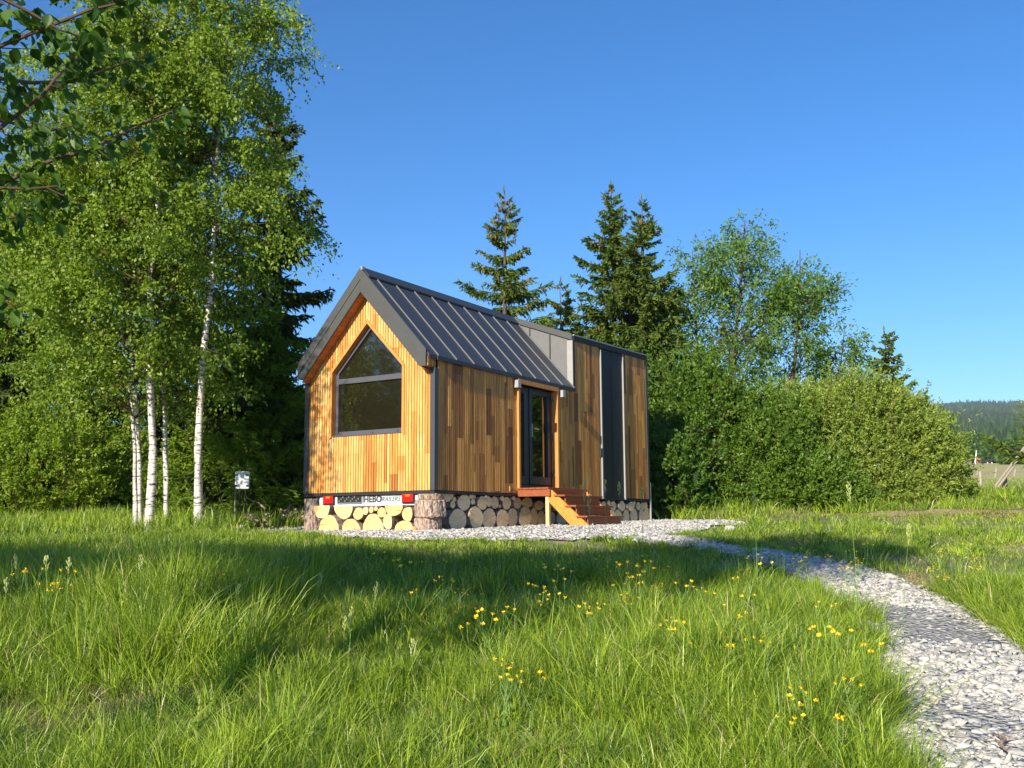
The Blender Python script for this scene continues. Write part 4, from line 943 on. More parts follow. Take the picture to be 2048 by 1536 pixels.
# ------------------------------------------------------------------ bushes
def bush(name, c, rad, mt_, label, cat, nsh=1500, nlf=22, sh=(.25, .5), ls=.05, lw=.02, up=.5, seed=1, stems=18, inner=.45, lump=.18, mean=.45, group=None, stem_mat=None, sq=0):
    """a mass of leafy shoots filling a lumpy dome that stands on the ground; c is the ground centre"""
    r = np.random.default_rng(seed); o = empty(name, c, label=label, cat=cat, group=group)
    dv = nrm(r.normal(0, 1, (nsh*2, 3))); dv = dv[dv[:, 2] > -.35][:nsh]; n = len(dv)
    az = np.arctan2(dv[:, 1], dv[:, 0]); lm = 1+lump*(np.sin(az*3+seed)*np.cos(dv[:, 2]*4+seed*2)+.6*np.sin(az*7+dv[:, 2]*6))
    rr_ = (inner+(1-inner)*r.random(n)**.45)*lm
    if sq: dv = dv/(np.abs(dv[:, :2]**2).sum(1)**(sq/2)+np.abs(dv[:, 2])**sq)[:, None]**(1/sq)
    P0 = dv*rr_[:, None]*np.array(rad)[None]; P0[:, 2] = np.maximum(P0[:, 2]+rad[2]*.30, .1)*1/1.30*1.0
    td = nrm(dv*.8+np.array([0, 0, up])+r.normal(0, .35, (n, 3))); tl = r.uniform(*sh, n)*np.where(r.random(n) < .07, 2.0, 1.0)
    uu = r.uniform(0, 1, (n, nlf)); P = P0[:, None]+td[:, None]*(uu*tl[:, None])[..., None]+r.normal(0, .018, (n, nlf, 3)); P = P.reshape(-1, 3)
    D = nrm(np.repeat(td, nlf, 0)*.8+r.normal(0, .6, P.shape)); m_ = len(P)
    mb = MB()
    for i in range(stems):
        q = P0[int(r.integers(0, n))]; b_ = np.array([q[0]*.15+r.normal(0, .1), q[1]*.15+r.normal(0, .1), -.05]); md = (b_+q)/2+r.normal(0, .12, 3)+[q[0]*.1, q[1]*.1, .1]
        mb.tube([b_, (b_+md)/2+r.normal(0, .05, 3), md, q], [.035, .028, .02, .006], 5, cap=False)
    for i in range(0, n, 9): mb.tube([P0[i]-td[i]*.15, P0[i]+td[i]*tl[i]*.9], [.006, .002], 3, cap=False)
    mb.build('stems', stem_mat or M_twigred, o, loc=(0, 0, 0))
    leaf_obj('foliage', P, D, nrm(r.normal(0, 1, (m_, 3))+np.array([-.3, -.1, .35])), ls*r.uniform(.7, 1.25, m_), lw*r.uniform(.7, 1.2, m_), clump_tint(P, .8, seed, .25, .2, mean), mt_, o, (0, 0, 0))
    return o
def bush_px(px, d, wpx, toppy, depth, name, mt_, label, cat, **kw):
    c = G(px, d); tp = PD(px, toppy, d); H = tp[2]-c[2]; rx = wpx/2/FPX*d
    o = bush(name, c, (rx, depth, H/1.0), mt_, label, cat, **kw); o.rotation_euler = (0, 0, math.atan2(rh[1], rh[0])); return o
bush_px(1692, 25, 408, 785, 2.2, 'willow_bush', M_lwillow, 'large rounded pale green willow bush right of the cabin', 'bush', nsh=5200, nlf=24, ls=.085, lw=.036, seed=3, stems=30, inner=.6, mean=.5, sq=3, lump=.09)
bush_px(1545, 24, 240, 800, 1.8, 'leafy_bush', M_lshrub, 'mid-green bush merging into the left of the pale willow bush', 'bush', nsh=2400, nlf=22, ls=.09, lw=.048, seed=4, stems=20, mean=.68)
bush_px(1620, 22.6, 190, 925, .8, 'leafy_bush', M_lshrub, 'low bright bush at the foot of the big willow bush', 'bush', nsh=1000, nlf=20, ls=.08, lw=.05, seed=14, stems=10, mean=.75)
bush_px(1400, 24.5, 260, 735, 1.6, 'leafy_bush', M_lshrub, 'dark green broad-leaved shrub beside the far end of the cabin', 'bush', nsh=2600, nlf=20, ls=.10, lw=.055, seed=5, stems=24, mean=.5)
bush_px(1340, 23.2, 130, 870, 1.2, 'leafy_bush', M_lshrub, 'small shady shrub right behind the far cabin corner', 'bush', nsh=900, nlf=18, ls=.10, lw=.055, seed=6, mean=.3)
bush_px(60, 20.5, 380, 840, 1.6, 'leafy_bush', M_lbirch, 'broad low bush at the left edge under the birches', 'bush', nsh=2600, nlf=20, ls=.075, lw=.045, seed=7, mean=.55)
bush_px(205, 21.5, 210, 880, 1.2, 'leafy_bush', M_lbirch, 'smaller bush left of the birch trunks', 'bush', nsh=1400, nlf=20, ls=.075, lw=.045, seed=8, mean=.5)
bush_px(365, 21, 140, 930, .9, 'leafy_bush', M_lbirch, 'low shrub seen between the birch trunks', 'bush', nsh=700, nlf=18, ls=.075, lw=.045, seed=9, mean=.4)

# broad-leaved trees behind the bushes
def tree_px(pts, d, rad, env, hs, label, seed, **kw):
    b, tr_ = trunk_px(pts, d); n = len(tr_); rr = [rad*(1-.85*i/(n-1)) for i in range(n)]
    return tree('willow_tree', b, tr_, rr, env, hs, (M_twig, M_ltree, M_twig), label, 'tree', None, seed=seed, **kw)
tree_px([(1480, 1010), (1475, 850), (1465, 720), (1480, 600), (1490, 440)], 28, .10, lambda h, a: .25+2.7*math.sin(math.pi*min(.98, max(.02, (h-1.2)/6.2)))**.9, (2.4, 7.9), 'airy deciduous tree with bare-looking twigs rising behind the shrubs', 21, nlimb=95, ntwig=11, nleaf=9, lsize=.12, lw=.052, droop=.06, el=(.35, 1.0), twig_len=(.3, .7), hang=.35, spread=.05)
tree_px([(1560, 1010), (1570, 850), (1590, 720), (1600, 600), (1600, 500)], 27.5, .08, lambda h, a: .25+1.7*math.sin(math.pi*min(.98, max(.02, (h-1.2)/5.2)))**.9, (2.6, 6.2), 'right-hand deciduous tree behind the shrubs, leaning to the right', 22, nlimb=55, ntwig=12, nleaf=9, lsize=.12, lw=.052, droop=.04, el=(.4, 1.05), twig_len=(.3, .7), hang=.35, spread=.05)
tree_px([(1400, 1010), (1400, 850), (1395, 700), (1385, 500)], 28.5, .07, lambda h, a: .25+1.5*math.sin(math.pi*min(1, max(.02, (h-1)/6.0)))**.9, (2.3, 6.2), 'left-hand deciduous tree behind the shrubs, close to the spruce pair', 23, nlimb=60, ntwig=12, nleaf=9, lsize=.11, lw=.052, droop=.04, el=(.4, 1.05), twig_len=(.3, .7), hang=.35, spread=.05)
tree_px([(1660, 1010), (1665, 850), (1680, 740), (1690, 650)], 27, .05, lambda h, a: .2+.9*math.sin(math.pi*min(1, max(.02, (h-1)/4.6)))**.9, (2.4, 4.0), 'small leafy treetop poking over the willow bush', 24, nlimb=34, ntwig=12, nleaf=9, lsize=.11, lw=.052, droop=.04, el=(.4, 1.05), hang=.35, spread=.05)

# ------------------------------------------------------------------ near boughs hanging in at the top left
b0 = G(-700, 3.4); nb = empty('overhanging_tree', b0, label='near tree outside the left edge whose dark leafy boughs hang into the top left corner', cat='tree')
BR = [([(-420, 620), (-150, 460), (0, 369), (102, 321), (171, 301), (239, 270), (301, 239), (345, 222)], 3.6),
      ([(-420, 500), (-150, 330), (0, 256), (44, 222), (85, 191), (113, 154), (154, 116), (182, 98)], 3.5),
      ([(-420, 330), (-150, 190), (0, 157), (68, 166), (137, 164), (191, 147), (239, 130), (290, 112)], 3.8),
      ([(-420, 250), (-150, 130), (0, 92), (102, 51), (178, 20), (256, 3), (330, -30)], 3.3),
      ([(-420, 160), (-150, 40), (0, -5), (60, 25), (120, 60), (170, 75)], 3.2), ([(-420, 120), (-100, 20), (20, -20), (120, -40), (220, -30)], 3.4),
      ([(-420, 560), (-150, 420), (-60, 400), (0, 376), (60, 378), (115, 372)], 3.4), ([(-420, 760), (-150, 640), (-60, 600), (-5, 590), (14, 598)], 3.4),
      ([(-420, 620), (-160, 520), (-50, 455), (0, 440), (45, 432)], 3.5), ([(-420, 430), (-150, 290), (0, 240), (50, 252), (100, 262), (150, 250)], 3.7)]
mb = MB(); P = []; D = []
for pl, dd in BR:
    pp = np.array([PD(x, y, dd+(.25*k/len(pl)))-b0 for k, (x, y) in enumerate(pl)]); mb.tube(pp, [.009*(1-.85*k/(len(pp)-1))+.0015 for k in range(len(pp))], 6)
    seg = np.linalg.norm(np.diff(pp, axis=0), axis=1); cs = np.concatenate([[0], np.cumsum(seg)])
    for u in np.arange(.15, cs[-1], .016):
        q = np.array([np.interp(u, cs, pp[:, k]) for k in range(3)]); q2 = np.array([np.interp(min(u+.05, cs[-1]), cs, pp[:, k]) for k in range(3)]); ax = nrm(q2-q+1e-6)
        sd_ = nrm(np.cross(ax, [0, 0, 1.])); tl = R.uniform(.03, .26); td = nrm(ax*.6+sd_*R.choice([-1, 1])*.7+np.array([0, 0, R.uniform(-.9, .45)]))
        if R.random() < .3: mb.tube([q, q+td*tl], [.003, .0012], 3, cap=False)
        for k in range(int(R.integers(1, 4))):
            f = R.uniform(.4, 1); P.append(q+td*tl*f); D.append(nrm(td*.5+R.normal(0, .55, 3)+np.array([0, 0, -.55])))
tz = np.array([[0, 0, -.2], [.05, 0, 1.2], [.1, .05, 2.6], [.1, .1, 4.2]]); mt_b = MB(); mt_b.tube(tz, [.12, .10, .08, .04], 10)
for pl, dd in BR:
    q = PD(*pl[0], dd)-b0; mb.tube([[.1, .05, max(.6, q[2]-.5)], (np.array([.1, .05, q[2]-.3])+q)/2, q], [.03, .024, .018], 6)
mt_b.build('trunk', M_birch, nb, loc=(0, 0, 0), smooth=True); mb.build('boughs', M_twig, nb, loc=(0, 0, 0))
P = np.array(P); D = nrm(np.array(D)); n = len(P); ln = R.uniform(.036, .070, n); wdv = ln*R.uniform(.62, .80, n)
NN = nrm(R.normal(0, 1, (n, 3))+np.array([-.1, -.2, .5])); S = nrm(np.cross(D, NN)); NN = np.cross(S, D)
prof = [(0, 0), (.12, .30), (.34, .50), (.62, .38), (.84, .13), (1, 0)]; vs = []
for t_, w_ in prof[1:-1]:
    vs.append(P+D*(ln*t_)[:, None]-S*(wdv*w_)[:, None]+NN*(wdv*w_*.35)[:, None]); vs.append(P+D*(ln*t_)[:, None]-NN*(ln*.10*t_**2)[:, None]); vs.append(P+D*(ln*t_)[:, None]+S*(wdv*w_)[:, None]+NN*(wdv*w_*.35)[:, None])
V = np.stack([P]+vs+[P+D*ln[:, None]-NN*(ln*.10)[:, None]], 1); b = (np.arange(n)*14)[:, None]
tri = np.concatenate([b+np.array([[0, 1, 2]]), b+np.array([[0, 2, 3]]), b+np.array([[10, 13, 11]]), b+np.array([[11, 13, 12]])])
qd = np.concatenate([b+np.array([[k, k+3, k+4, k+1]]) for k in (1, 4, 7)]+[b+np.array([[k+1, k+4, k+5, k+2]]) for k in (1, 4, 7)])
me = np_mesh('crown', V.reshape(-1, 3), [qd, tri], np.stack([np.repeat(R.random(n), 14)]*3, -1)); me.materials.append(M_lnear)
o = bpy.data.objects.new('crown', me); col.objects.link(o); o.parent = nb

# ------------------------------------------------------------------ trees outside the frame: they shade the foreground, the gable, and mirror in the panes
def off_tree(x, y, trunk_h, cr, ch, label, leaf=M_lshrub, nsh=1500, seed=1, ls=.09, tr=.14):
    b = np.array([x, y, float(zter(x, y))]); o = empty('broadleaf_tree', b, label=label, cat='tree'); mb = MB()
    mb.tube([(0, 0, -.1), (.05, .03, trunk_h*.5), (0, 0, trunk_h+ch*.4)], [tr, tr*.8, tr*.4], 8); mb.build('trunk', M_barkdark, o, loc=(0, 0, 0), smooth=True)
    r = np.random.default_rng(seed); dv = nrm(r.normal(0, 1, (nsh, 3))); rr_ = r.random(nsh)**.4; az = np.arctan2(dv[:, 1], dv[:, 0])
    lm = 1+.2*np.sin(az*3+seed)*np.cos(dv[:, 2]*3); P0 = dv*(rr_*lm)[:, None]*np.array([cr, cr, ch/2])+np.array([0, 0, trunk_h+ch/2]); nl = 16
    P = (P0[:, None]+r.normal(0, .13, (nsh, nl, 3))).reshape(-1, 3); m_ = len(P); mb = MB()
    for i in range(0, nsh, max(1, nsh//30)): mb.tube([(0, 0, trunk_h*.9), P0[i]*[.5, .5, 1]-[0, 0, .2], P0[i]], [.04, .02, .006], 4, cap=False)
    mb.build('limbs', M_twig, o, loc=(0, 0, 0))
    leaf_obj('crown', P, rdir(m_), sunny_normals(m_), ls*r.uniform(.7, 1.2, m_), ls*.6*r.uniform(.7, 1.2, m_), clump_tint(P, .6, seed), leaf, o, (0, 0, 0)); return o
def caster(d, s, t):
    x, y = DS(d, s); return x-t*SUN_DX, y-t*SUN_DY
tl_ = math.tan(SUN_EL)
SH = [(10.4, -6.3, 24, 'slender round-crowned tree far out to the left of the view'), (10.2, -4.3, 25, 'slender round-crowned tree left of the view, nearer than its neighbour'), (9.9, -2.3, 24, 'slender tree behind the viewpoint, left of the middle one'), (9.7, -.4, 24.5, 'middle one of the slender trees behind the viewpoint'), (10.4, 1.4, 24, 'slender tree right behind the viewpoint'), (11.2, 3.0, 23.5, 'slender tree behind the viewpoint towards the gravel path')]
for i, (d, s, t, lab) in enumerate(SH):
    x, y = caster(d, s, t); zc = float(np.interp(d, ZD, ZZ))+.1+t*tl_; zb = float(zter(x, y)); ch = 1.7
    off_tree(x, y, zc-zb-ch/2, 1.35, ch, lab, nsh=760, seed=30+i, tr=.045)
for (x, y, zc, cr, ch, nsh, lab) in ((-7.0, 2.35, 4.2, .95, 3.8, 330, 'thin-crowned tree left of the view that dapples the gable'),):
    off_tree(x, y, zc-float(zter(x, y))-ch/2, cr, ch, lab, nsh=nsh, seed=int(-x*10), ls=.07, tr=.05)
far_l = ['tall tree of the row far to the left behind the viewpoint, nearest', 'tall tree of the far left row, second', 'tall tree of the far left row, in its middle', 'tall tree of the far left row, fourth', 'tall tree of the far left row, most distant']
for i, (x, y) in enumerate(((-30, 17), (-32, 21.5), (-30, 26), (-32, 30.5), (-30, 36))):
    off_tree(x, y, 1.2, 3.0, 9.5, far_l[i], nsh=1500, seed=50+i, ls=.22)
for i, (x, y) in enumerate(((20.5, -10.2), (25, -12.8), (29, -15.5))):
    off_tree(x, y, .4, 2.5, 7.5, ['tree to the right of the view, nearest the path', 'tree to the right of the view, middle', 'tree to the right of the view, farthest'][i], nsh=1300, seed=60+i, ls=.18)

# ------------------------------------------------------------------ small things round the cabin
p = PD(485, 961, 17.5); zg = float(zter(p[0], p[1])); bx = empty('utility_box', (p[0], p[1], zg), label='white plastic electrical box on thin legs in front of the young spruce', cat='utility box'); bx.rotation_euler = (0, 0, math.atan2(rh[1], rh[0])+.15)
hb = float(PD(485, 978, 17.5)[2])-zg; ht = float(PD(485, 943, 17.5)[2])-zg
mb = MB(); mb.box(-.118, .118, -.05, .06, hb, ht); bo = mb.build('box_body', M_white, bx, loc=(0, 0, 0), bevel=.01)
mb = MB()
for sx in (-.098, .085):
    for z_ in (hb+.055, ht-.065): mb.box(sx-.018, sx+.018, -.060, -.048, z_-.014, z_+.014)
mb.build('cover_screws', M_black, bo, loc=(0, 0, 0))
for i, (xa, xb) in enumerate(((-.115, -.115), (-.035, -.005), (.055, .06))):
    mb = MB(); mb.tube([(xa, .0, hb), (xb, .02, -.1)], .013, 6); mb.build('leg', M_black if i else M_pole, bx, loc=(0, 0, 0))

# brushwood left lying by the left corner
def brush(c, n, ln, label, seed, yaw=0):
    r = random.Random(seed); o = MB()
    for i in range(n):
        a = yaw+r.gauss(0, .5); l = ln*r.uniform(.3, 1); x = r.gauss(0, ln*.35); y = r.gauss(0, .18); z = r.uniform(.03, .28)
        p0 = np.array([x, y, z]); d_ = np.array([math.cos(a), math.sin(a), r.gauss(0, .22)])*l/3; pts = [p0]
        for k in range(3): pts.append(pts[-1]+d_+np.array([0, 0, r.gauss(0, .04)]))
        pts = [q*[1, 1, 1] if q[2] > .01 else np.array([q[0], q[1], .015]) for q in pts]
        o.tube(pts, [.018*r.uniform(.5, 1.4)*(1-.25*k) for k in range(4)], 5)
    ob = o.build('brushwood', M_dead, loc=tuple(c)); return tag(ob, label, 'brushwood', 'brushwood left of the cabin')
g_ = G(597, 18.2); brush(g_, 60, .75, 'tangle of dead twigs lying against the left end of the cabin', 3, .5)
g_ = G(530, 17.3); brush(g_, 18, .5, 'forked dry branch lying in the grass between white box and cabin', 4, .9)
mb = MB(); g_ = G(482, 15.3); Vs, Fs = stones(np.zeros((1, 3)), np.array([.13]), .4); mb.add(Vs, [tuple(f) for f in Fs])
stn = mb.build('stone', ms, loc=(g_[0], g_[1], g_[2]+.09), bevel=.02); tag(stn, 'flat grey stone in the grass at the left end of the gravel strip', 'stone')
g_ = ground_hit(1570, 1060) ; g2 = CL[-4]
mb = MB(); Vs, Fs = stones(np.zeros((1, 3)), np.array([.09]), .75); mb.add(Vs, [tuple(f) for f in Fs])
q_ = PD(1462, 1090, 14.2); stn = mb.build('stone', ms, loc=(q_[0], q_[1], float(zter(q_[0], q_[1]))+.06), bevel=.01); tag(stn, 'upright grey stone standing at the edge of the narrow part of the path', 'stone')
q_ = ground_hit(2010, 1512); mb = MB(); mb.tube([(-.17, -.03, .03), (-.07, .01, .035), (.03, .0, .045), (.10, .035, .04), (.17, .05, .03)], [.006, .011, .012, .009, .005], 6); mb.tube([(.03, .0, .045), (.08, -.05, .045)], [.008, .003], 5)
tag(mb.build('bark_piece', M_bark, loc=(q_[0], q_[1], q_[2]+.03)), 'brown stick lying on the gravel in the lower right corner', 'stick')

# fence on the right
def post(px, pyt, d, wd, label, lean=0, light=False, pyb=None):
    b = G(px, d); t = PD(px+lean, pyt, d); h = t[2]-b[2]; mb = MB()
    r = random.Random(px); mb.tube([(0, 0, -.2), (t[0]-b[0])*.5*np.array([1, 0, 0])+[0, (t[1]-b[1])*.5, h*.5], (t[0]-b[0], t[1]-b[1], h)], [wd, wd*.97, wd*.9], 7)
    o = mb.build('fence_post', M_pole, loc=tuple(b)); return tag(o, label, 'post', 'weathered fence posts at the meadow edge')
post(1964, 943, 37, .085, 'grey wooden fence post standing free left of the leaning poles', -4)
post(2012, 950, 36, .10, 'fence post with a pale split face under the leaning poles', -4)
post(1993, 936, 70, .09, 'thin fence post farther out in the field between the two nearer posts')
post(2031, 938, 74, .09, 'distant fence post near the right edge')
post(1957, 938, 90, .08, 'faint distant fence post left of the poles')
for i, (dx, lab) in enumerate(((0, 'upper one of two weathered poles leaning across the fence post at the right edge'), (7, 'lower one of two weathered poles leaning across the fence post at the right edge'))):
    a = PD(1982+dx*1.0, 984, 35.5-i*.15); a[2] = min(a[2], float(zter(a[0], a[1]))+.0); b = PD(2120+dx, 800, 35.2-i*.15); mb = MB(); mb.tube([np.zeros(3), b-a], [.048, .040], 8)
    tag(mb.build('leaning_pole', M_pole, loc=tuple(a)), lab, 'pole', 'weathered poles leaning at the right edge')
# far field: white pole, sheds, resting cow, bushes
b = G(1955, 240); t = PD(1953, 901, 240); mb = MB(); mb.tube([(0, 0, 0), (t[0]-b[0], t[1]-b[1], t[2]-b[2])], [.17, .12], 8)
o = mb.build('utility_pole', mat('pale_concrete', (.75, .74, .70), .8), loc=tuple(b)); tag(o, 'pale utility pole standing far out in the field', 'utility pole')
def shed(px, d, wpx, hpx, wallc, roofc, label):
    b = G(px, d); wd = wpx/FPX*d; h = hpx/FPX*d; o = empty('shed', b, label=label, cat='shed', group='far farm sheds at the forest foot'); o.rotation_euler = (0, 0, math.atan2(rh[1], rh[0])+.2)
    mb = MB(); mb.box(-wd/2, wd/2, -wd*.3, wd*.3, -.3, h*.6); mb.build('wall', mat('shed_wall', wallc, .9), o, loc=(0, 0, 0))
    mb = MB(); mb.prism([(-wd*.38, h*.58), (0, h), (wd*.38, h*.58)], -wd*.56, wd*.56, 0); mb.build('roof', mat('shed_roof', roofc, .8), o, loc=(0, 0, 0))
shed(1991, 310, 17, 12, (.35, .30, .22), (.50, .45, .36), 'pale-roofed shed at the foot of the wooded hill')
shed(1963, 290, 7, 10, (.50, .16, .06), (.45, .14, .05), 'small orange-red hut right of the utility pole')
shed(1937, 260, 18, 7, (.20, .17, .14), (.33, .27, .22), 'low brown shed half hidden behind the willow bush')
def cow(px, d, label, flip=1):
    b = G(px, d); o = empty('cow', b, label=label, cat='cow', group='black and white cows resting in the field'); o.rotation_euler = (0, 0, math.atan2(rh[1], rh[0])+(0 if flip > 0 else math.pi))
    mb = MB(); mb.tube([(-1.0, 0, .35), (-.8, 0, .55), (-.3, 0, .60), (.35, 0, .62), (.75, 0, .72), (1.05, 0, .95), (1.3, 0, .98), (1.5, 0, .85)], [.12, .38, .45, .44, .32, .18, .17, .09], 10)
    for lx in (-.6, .5):
        mb.tube([(lx, -.3, .35), (lx+.3, -.48, .12), (lx-.1, -.5, .07)], [.14, .09, .05], 6, 1)
    mb.tube([(1.18, -.1, 1.08), (1.15, -.26, 1.1)], [.05, .02], 5); mb.tube([(1.18, .1, 1.08), (1.15, .26, 1.1)], [.05, .02], 5)
    mb.build('body', [mat('black_hide', (.02, .02, .02), .8), mat('white_hide', (.7, .68, .62), .8)], o, loc=(0, 0, 0), smooth=True)
cow(1983, 250, 'black cow lying in the far field with white legs', 1); cow(1969, 254, 'white-legged cow lying just left of the other one', -1)
for px, d, wpx, top, lab in ((1988, 300, 26, 905, 'small round bush behind the resting cows'), (2010, 290, 60, 893, 'dense green bush at the far end of the field'), (2040, 230, 50, 885, 'green bush behind the leaning poles'), (1940, 330, 40, 880, 'dark leafy tree at the field end by the willow bush'), (2085, 260, 60, 880, 'field-end bush outside the right edge'), (1965, 335, 36, 876, 'dark tree above the orange-red hut')):
    bush_px(px, d, wpx, top, wpx/FPX*d/2.2, 'field_bush', M_lshrub, lab, 'bush', nsh=500, nlf=8, ls=.9*d/250, lw=.6*d/250, sh=(.3*d/100, .5*d/100), stems=4, mean=.2, seed=int(px))

# ------------------------------------------------------------------ wooded hill
hd = np.concatenate([np.linspace(340, 500, 6), np.linspace(560, 3000, 26)]); hs_ = np.linspace(-.3, 1.3, 60)
def hillz(d, a):
    """height of the hill at distance d and tangent a = s/d"""
    base = 19+(d-350)*0; crest = 252+14*np.sin(a*9+1)+7*np.sin(a*31); side = np.clip((a+.05)/.35, 0, 1)
    f = np.clip((d-380)/1950, 0, 1); return base+crest*side*(f**1.15)*(1+.03*np.sin(d/90+a*12))
Dd, Aa = np.meshgrid(hd, hs_, indexing='ij'); HX, HY = DS(Dd, Dd*Aa); HZ = hillz(Dd, Aa)-.3
n0, n1 = Dd.shape; idx = (np.arange(n0-1)[:, None]*n1+np.arange(n1-1)[None]).ravel()
mh = mat('forest_floor', (.03, .05, .02), .95)
hl = link('hills', np_mesh('hills', np.stack([HX, HY, HZ], -1).reshape(-1, 3), [np.stack([idx, idx+1, idx+n1+1, idx+n1], -1)[:, ::-1]], smooth=True), mh); tag(hl, kind='structure')
nT = 24000; d = np.sqrt(R.uniform(360**2, 2420**2, nT)); a = np.where(R.random(nT) < .62, R.uniform(.36, .72, nT), R.uniform(.25, 1.2, nT)); x, y = DS(d, d*a); z = hillz(d, a); hh = R.uniform(9, 17, nT)*np.where(R.random(nT) < .04, 1.35, 1); rr_ = hh*R.uniform(.17, .24, nT)
k = 7; q = np.arange(k)*2*np.pi/k; Vt = np.zeros((nT, 2*k+2, 3)); tiers = ((0, .10, 1.0, .62), (k+1, .42, .62, 1.0))
for (o_, zb, rs, zt_) in tiers:
    jit = R.uniform(.7, 1.25, (nT, k)); Vt[:, o_:o_+k, 0] = x[:, None]+np.cos(q)*rr_[:, None]*rs*jit; Vt[:, o_:o_+k, 1] = y[:, None]+np.sin(q)*rr_[:, None]*rs*jit; Vt[:, o_:o_+k, 2] = (z+hh*zb)[:, None]
    Vt[:, o_+k] = np.stack([x, y, z+hh*zt_], -1)
b = (np.arange(nT)*(2*k+2))[:, None]; tri = np.concatenate([b+np.array([[o_+j, o_+(j+1) % k, o_+k]]) for o_ in (0, k+1) for j in range(k)])
tf = np.repeat(R.random(nT), 2*k+2)
mf = foliage('hill_conifers', (.022, .045, .016), (.06, .10, .028), .05, .1, .8)
fo = link('hillside_forest', np_mesh('hillside_forest', Vt.reshape(-1, 3), [tri], np.stack([tf]*3, -1)), mf); tag(fo, 'bluish conifer forest covering the far hill at the right', 'forest', kind='stuff')

# ------------------------------------------------------------------ flowers and seed stalks in the meadow
def buttercup(h, seed, heads=3):
    """one plant: forking stems (part) and each head a part; origin at its foot"""
    r = random.Random(seed); root = empty('buttercup', (0, 0, 0)); mb = MB(); tops = []
    fork = np.array([r.gauss(0, .02), r.gauss(0, .02), h*.55]); mb.tube([(0, 0, -.02), fork*.5+[.005, 0, 0], fork], [.0022, .002, .0018], 4)
    for i in range(heads):
        a = r.uniform(0, 6.28); sp_ = r.uniform(.03, .10); t = fork+np.array([math.cos(a)*sp_, math.sin(a)*sp_, h*r.uniform(.3, .45)]); mb.tube([fork, (fork+t)/2+[math.cos(a)*.012, math.sin(a)*.012, 0], t], [.0017, .0014, .0012], 4); tops.append(t)
    for i in range(5):
        a = r.uniform(0, 6.28); q = np.array([0, 0, h*r.uniform(.05, .5)]); d_ = np.array([math.cos(a), math.sin(a), .6])*.06; n_ = np.array([-math.sin(a), math.cos(a), 0])*.008
        mb.add([q, q+d_*.5-n_, q+d_, q+d_*.5+n_], [(0, 1, 2, 3)])
    mb.build('stem', M_flstem, root, loc=(0, 0, 0))
    for t in tops:
        fb = MB(); rad = r.uniform(.010, .0145); tilt = Vector((r.gauss(0, .35)-.25, r.gauss(0, .3)-.1, 1)).normalized(); M_ = Vector((0, 0, 1)).rotation_difference(tilt).to_matrix()
        def T_(v): return tuple(M_ @ Vector(v)+Vector(t))
        for p_ in range(5):
            a = p_*2*math.pi/5; vv = [(0, 0, 0)]+[(rad*rr*math.cos(a+da), rad*rr*math.sin(a+da), zz) for rr, da, zz in ((.6, -.55, .003), (1.05, -.42, .008), (1.18, 0, .010), (1.05, .42, .008), (.6, .55, .003))]
            fb.add([T_(v) for v in vv], [(0, 1, 2), (0, 2, 3), (0, 3, 4), (0, 4, 5)])
        fb.tube([T_((0, 0, -.002)), T_((0, 0, .006))], rad*.35, 6)
        fb.build('flower_head', M_yellow, root, loc=(0, 0, 0))
    return root
def copy_tree(o, parent=None):
    c = o.copy(); col.objects.link(c); c.parent = parent
    for ch in o.children: copy_tree(ch, c)
    return c
protos = [buttercup(.34, 1, 3), buttercup(.42, 2, 4), buttercup(.28, 3, 2), buttercup(.38, 4, 5), buttercup(.45, 5, 3)]; used = [False]*5
FL = []   # measured patches: px, py of flower heads, distance, number, label
PT = [((1060, 1310, 1100, 1210), 10.3, 30, 'yellow buttercup in the dense patch in the middle of the meadow, right of centre', 'buttercups in the middle patch'),
      ((740, 1010, 1160, 1250), 8.2, 9, 'buttercup standing out against the dark shaded grass left of the middle', 'buttercups against the shade'),
      ((930, 1070, 1310, 1400), 5.9, 5, 'buttercup low in the bright grass in the bottom middle', 'buttercups in the bottom middle'),
      ((1500, 1740, 1075, 1135), 13.2, 26, 'buttercup in the cluster on the far side of the narrow path', 'buttercups beyond the path'),
      ((1830, 1960, 1080, 1150), 12.6, 14, 'buttercup on the open grass at the right', 'buttercups on the right-hand grass'),
      ((1560, 1740, 1190, 1420), 7.4, 9, 'buttercup by the left edge of the wide path', 'buttercups beside the path'),
      ((20, 240, 1110, 1180), 9.5, 10, 'buttercup in the tall grass at the left edge', 'buttercups at the left edge'),
      ((450, 900, 1075, 1150), 11.4, 16, 'buttercup in front of the pale stacked logs', 'buttercups before the logs'),
      ((1300, 1560, 1100, 1290), 9.6, 20, 'buttercup between the middle patch and the path', 'buttercups between patch and path'),
      ((60, 330, 1010, 1050), 15.0, 9, 'buttercup near the foot of the birches', 'buttercups under the birches'),
      ((1880, 2040, 965, 1000), 27.0, 8, 'buttercup in the grass right of the willow bush', 'buttercups by the willow bush')]
fr_ = random.Random(9)
for (xa, xb, ya, yb), dd, nn_, lab, grp in PT:
    for i in range(nn_):
        pi = fr_.randrange(5); px, py = fr_.uniform(xa, xb), fr_.uniform(ya, yb); hw = fr_.uniform(.30, .46) if dd < 12 else fr_.uniform(.22, .34)
        for d in np.arange(4.2, 32, .1):
            p = PD(px, py, d); zg = float(zter(p[0], p[1]))
            if p[2]-zg < hw: break
        if used[pi]: o = copy_tree(protos[pi])
        else: o = protos[pi]; used[pi] = True
        hh_ = max(.20, min(.62, p[2]-zg)); sc_ = hh_/(.36, .44, .30, .40, .47)[pi]; o.location = (p[0], p[1], zg); o.scale = (sc_**.5*1.0,)*2+(sc_,); o.rotation_euler = (0, 0, fr_.uniform(0, 6.28)); tag(o, lab, 'buttercup', grp)
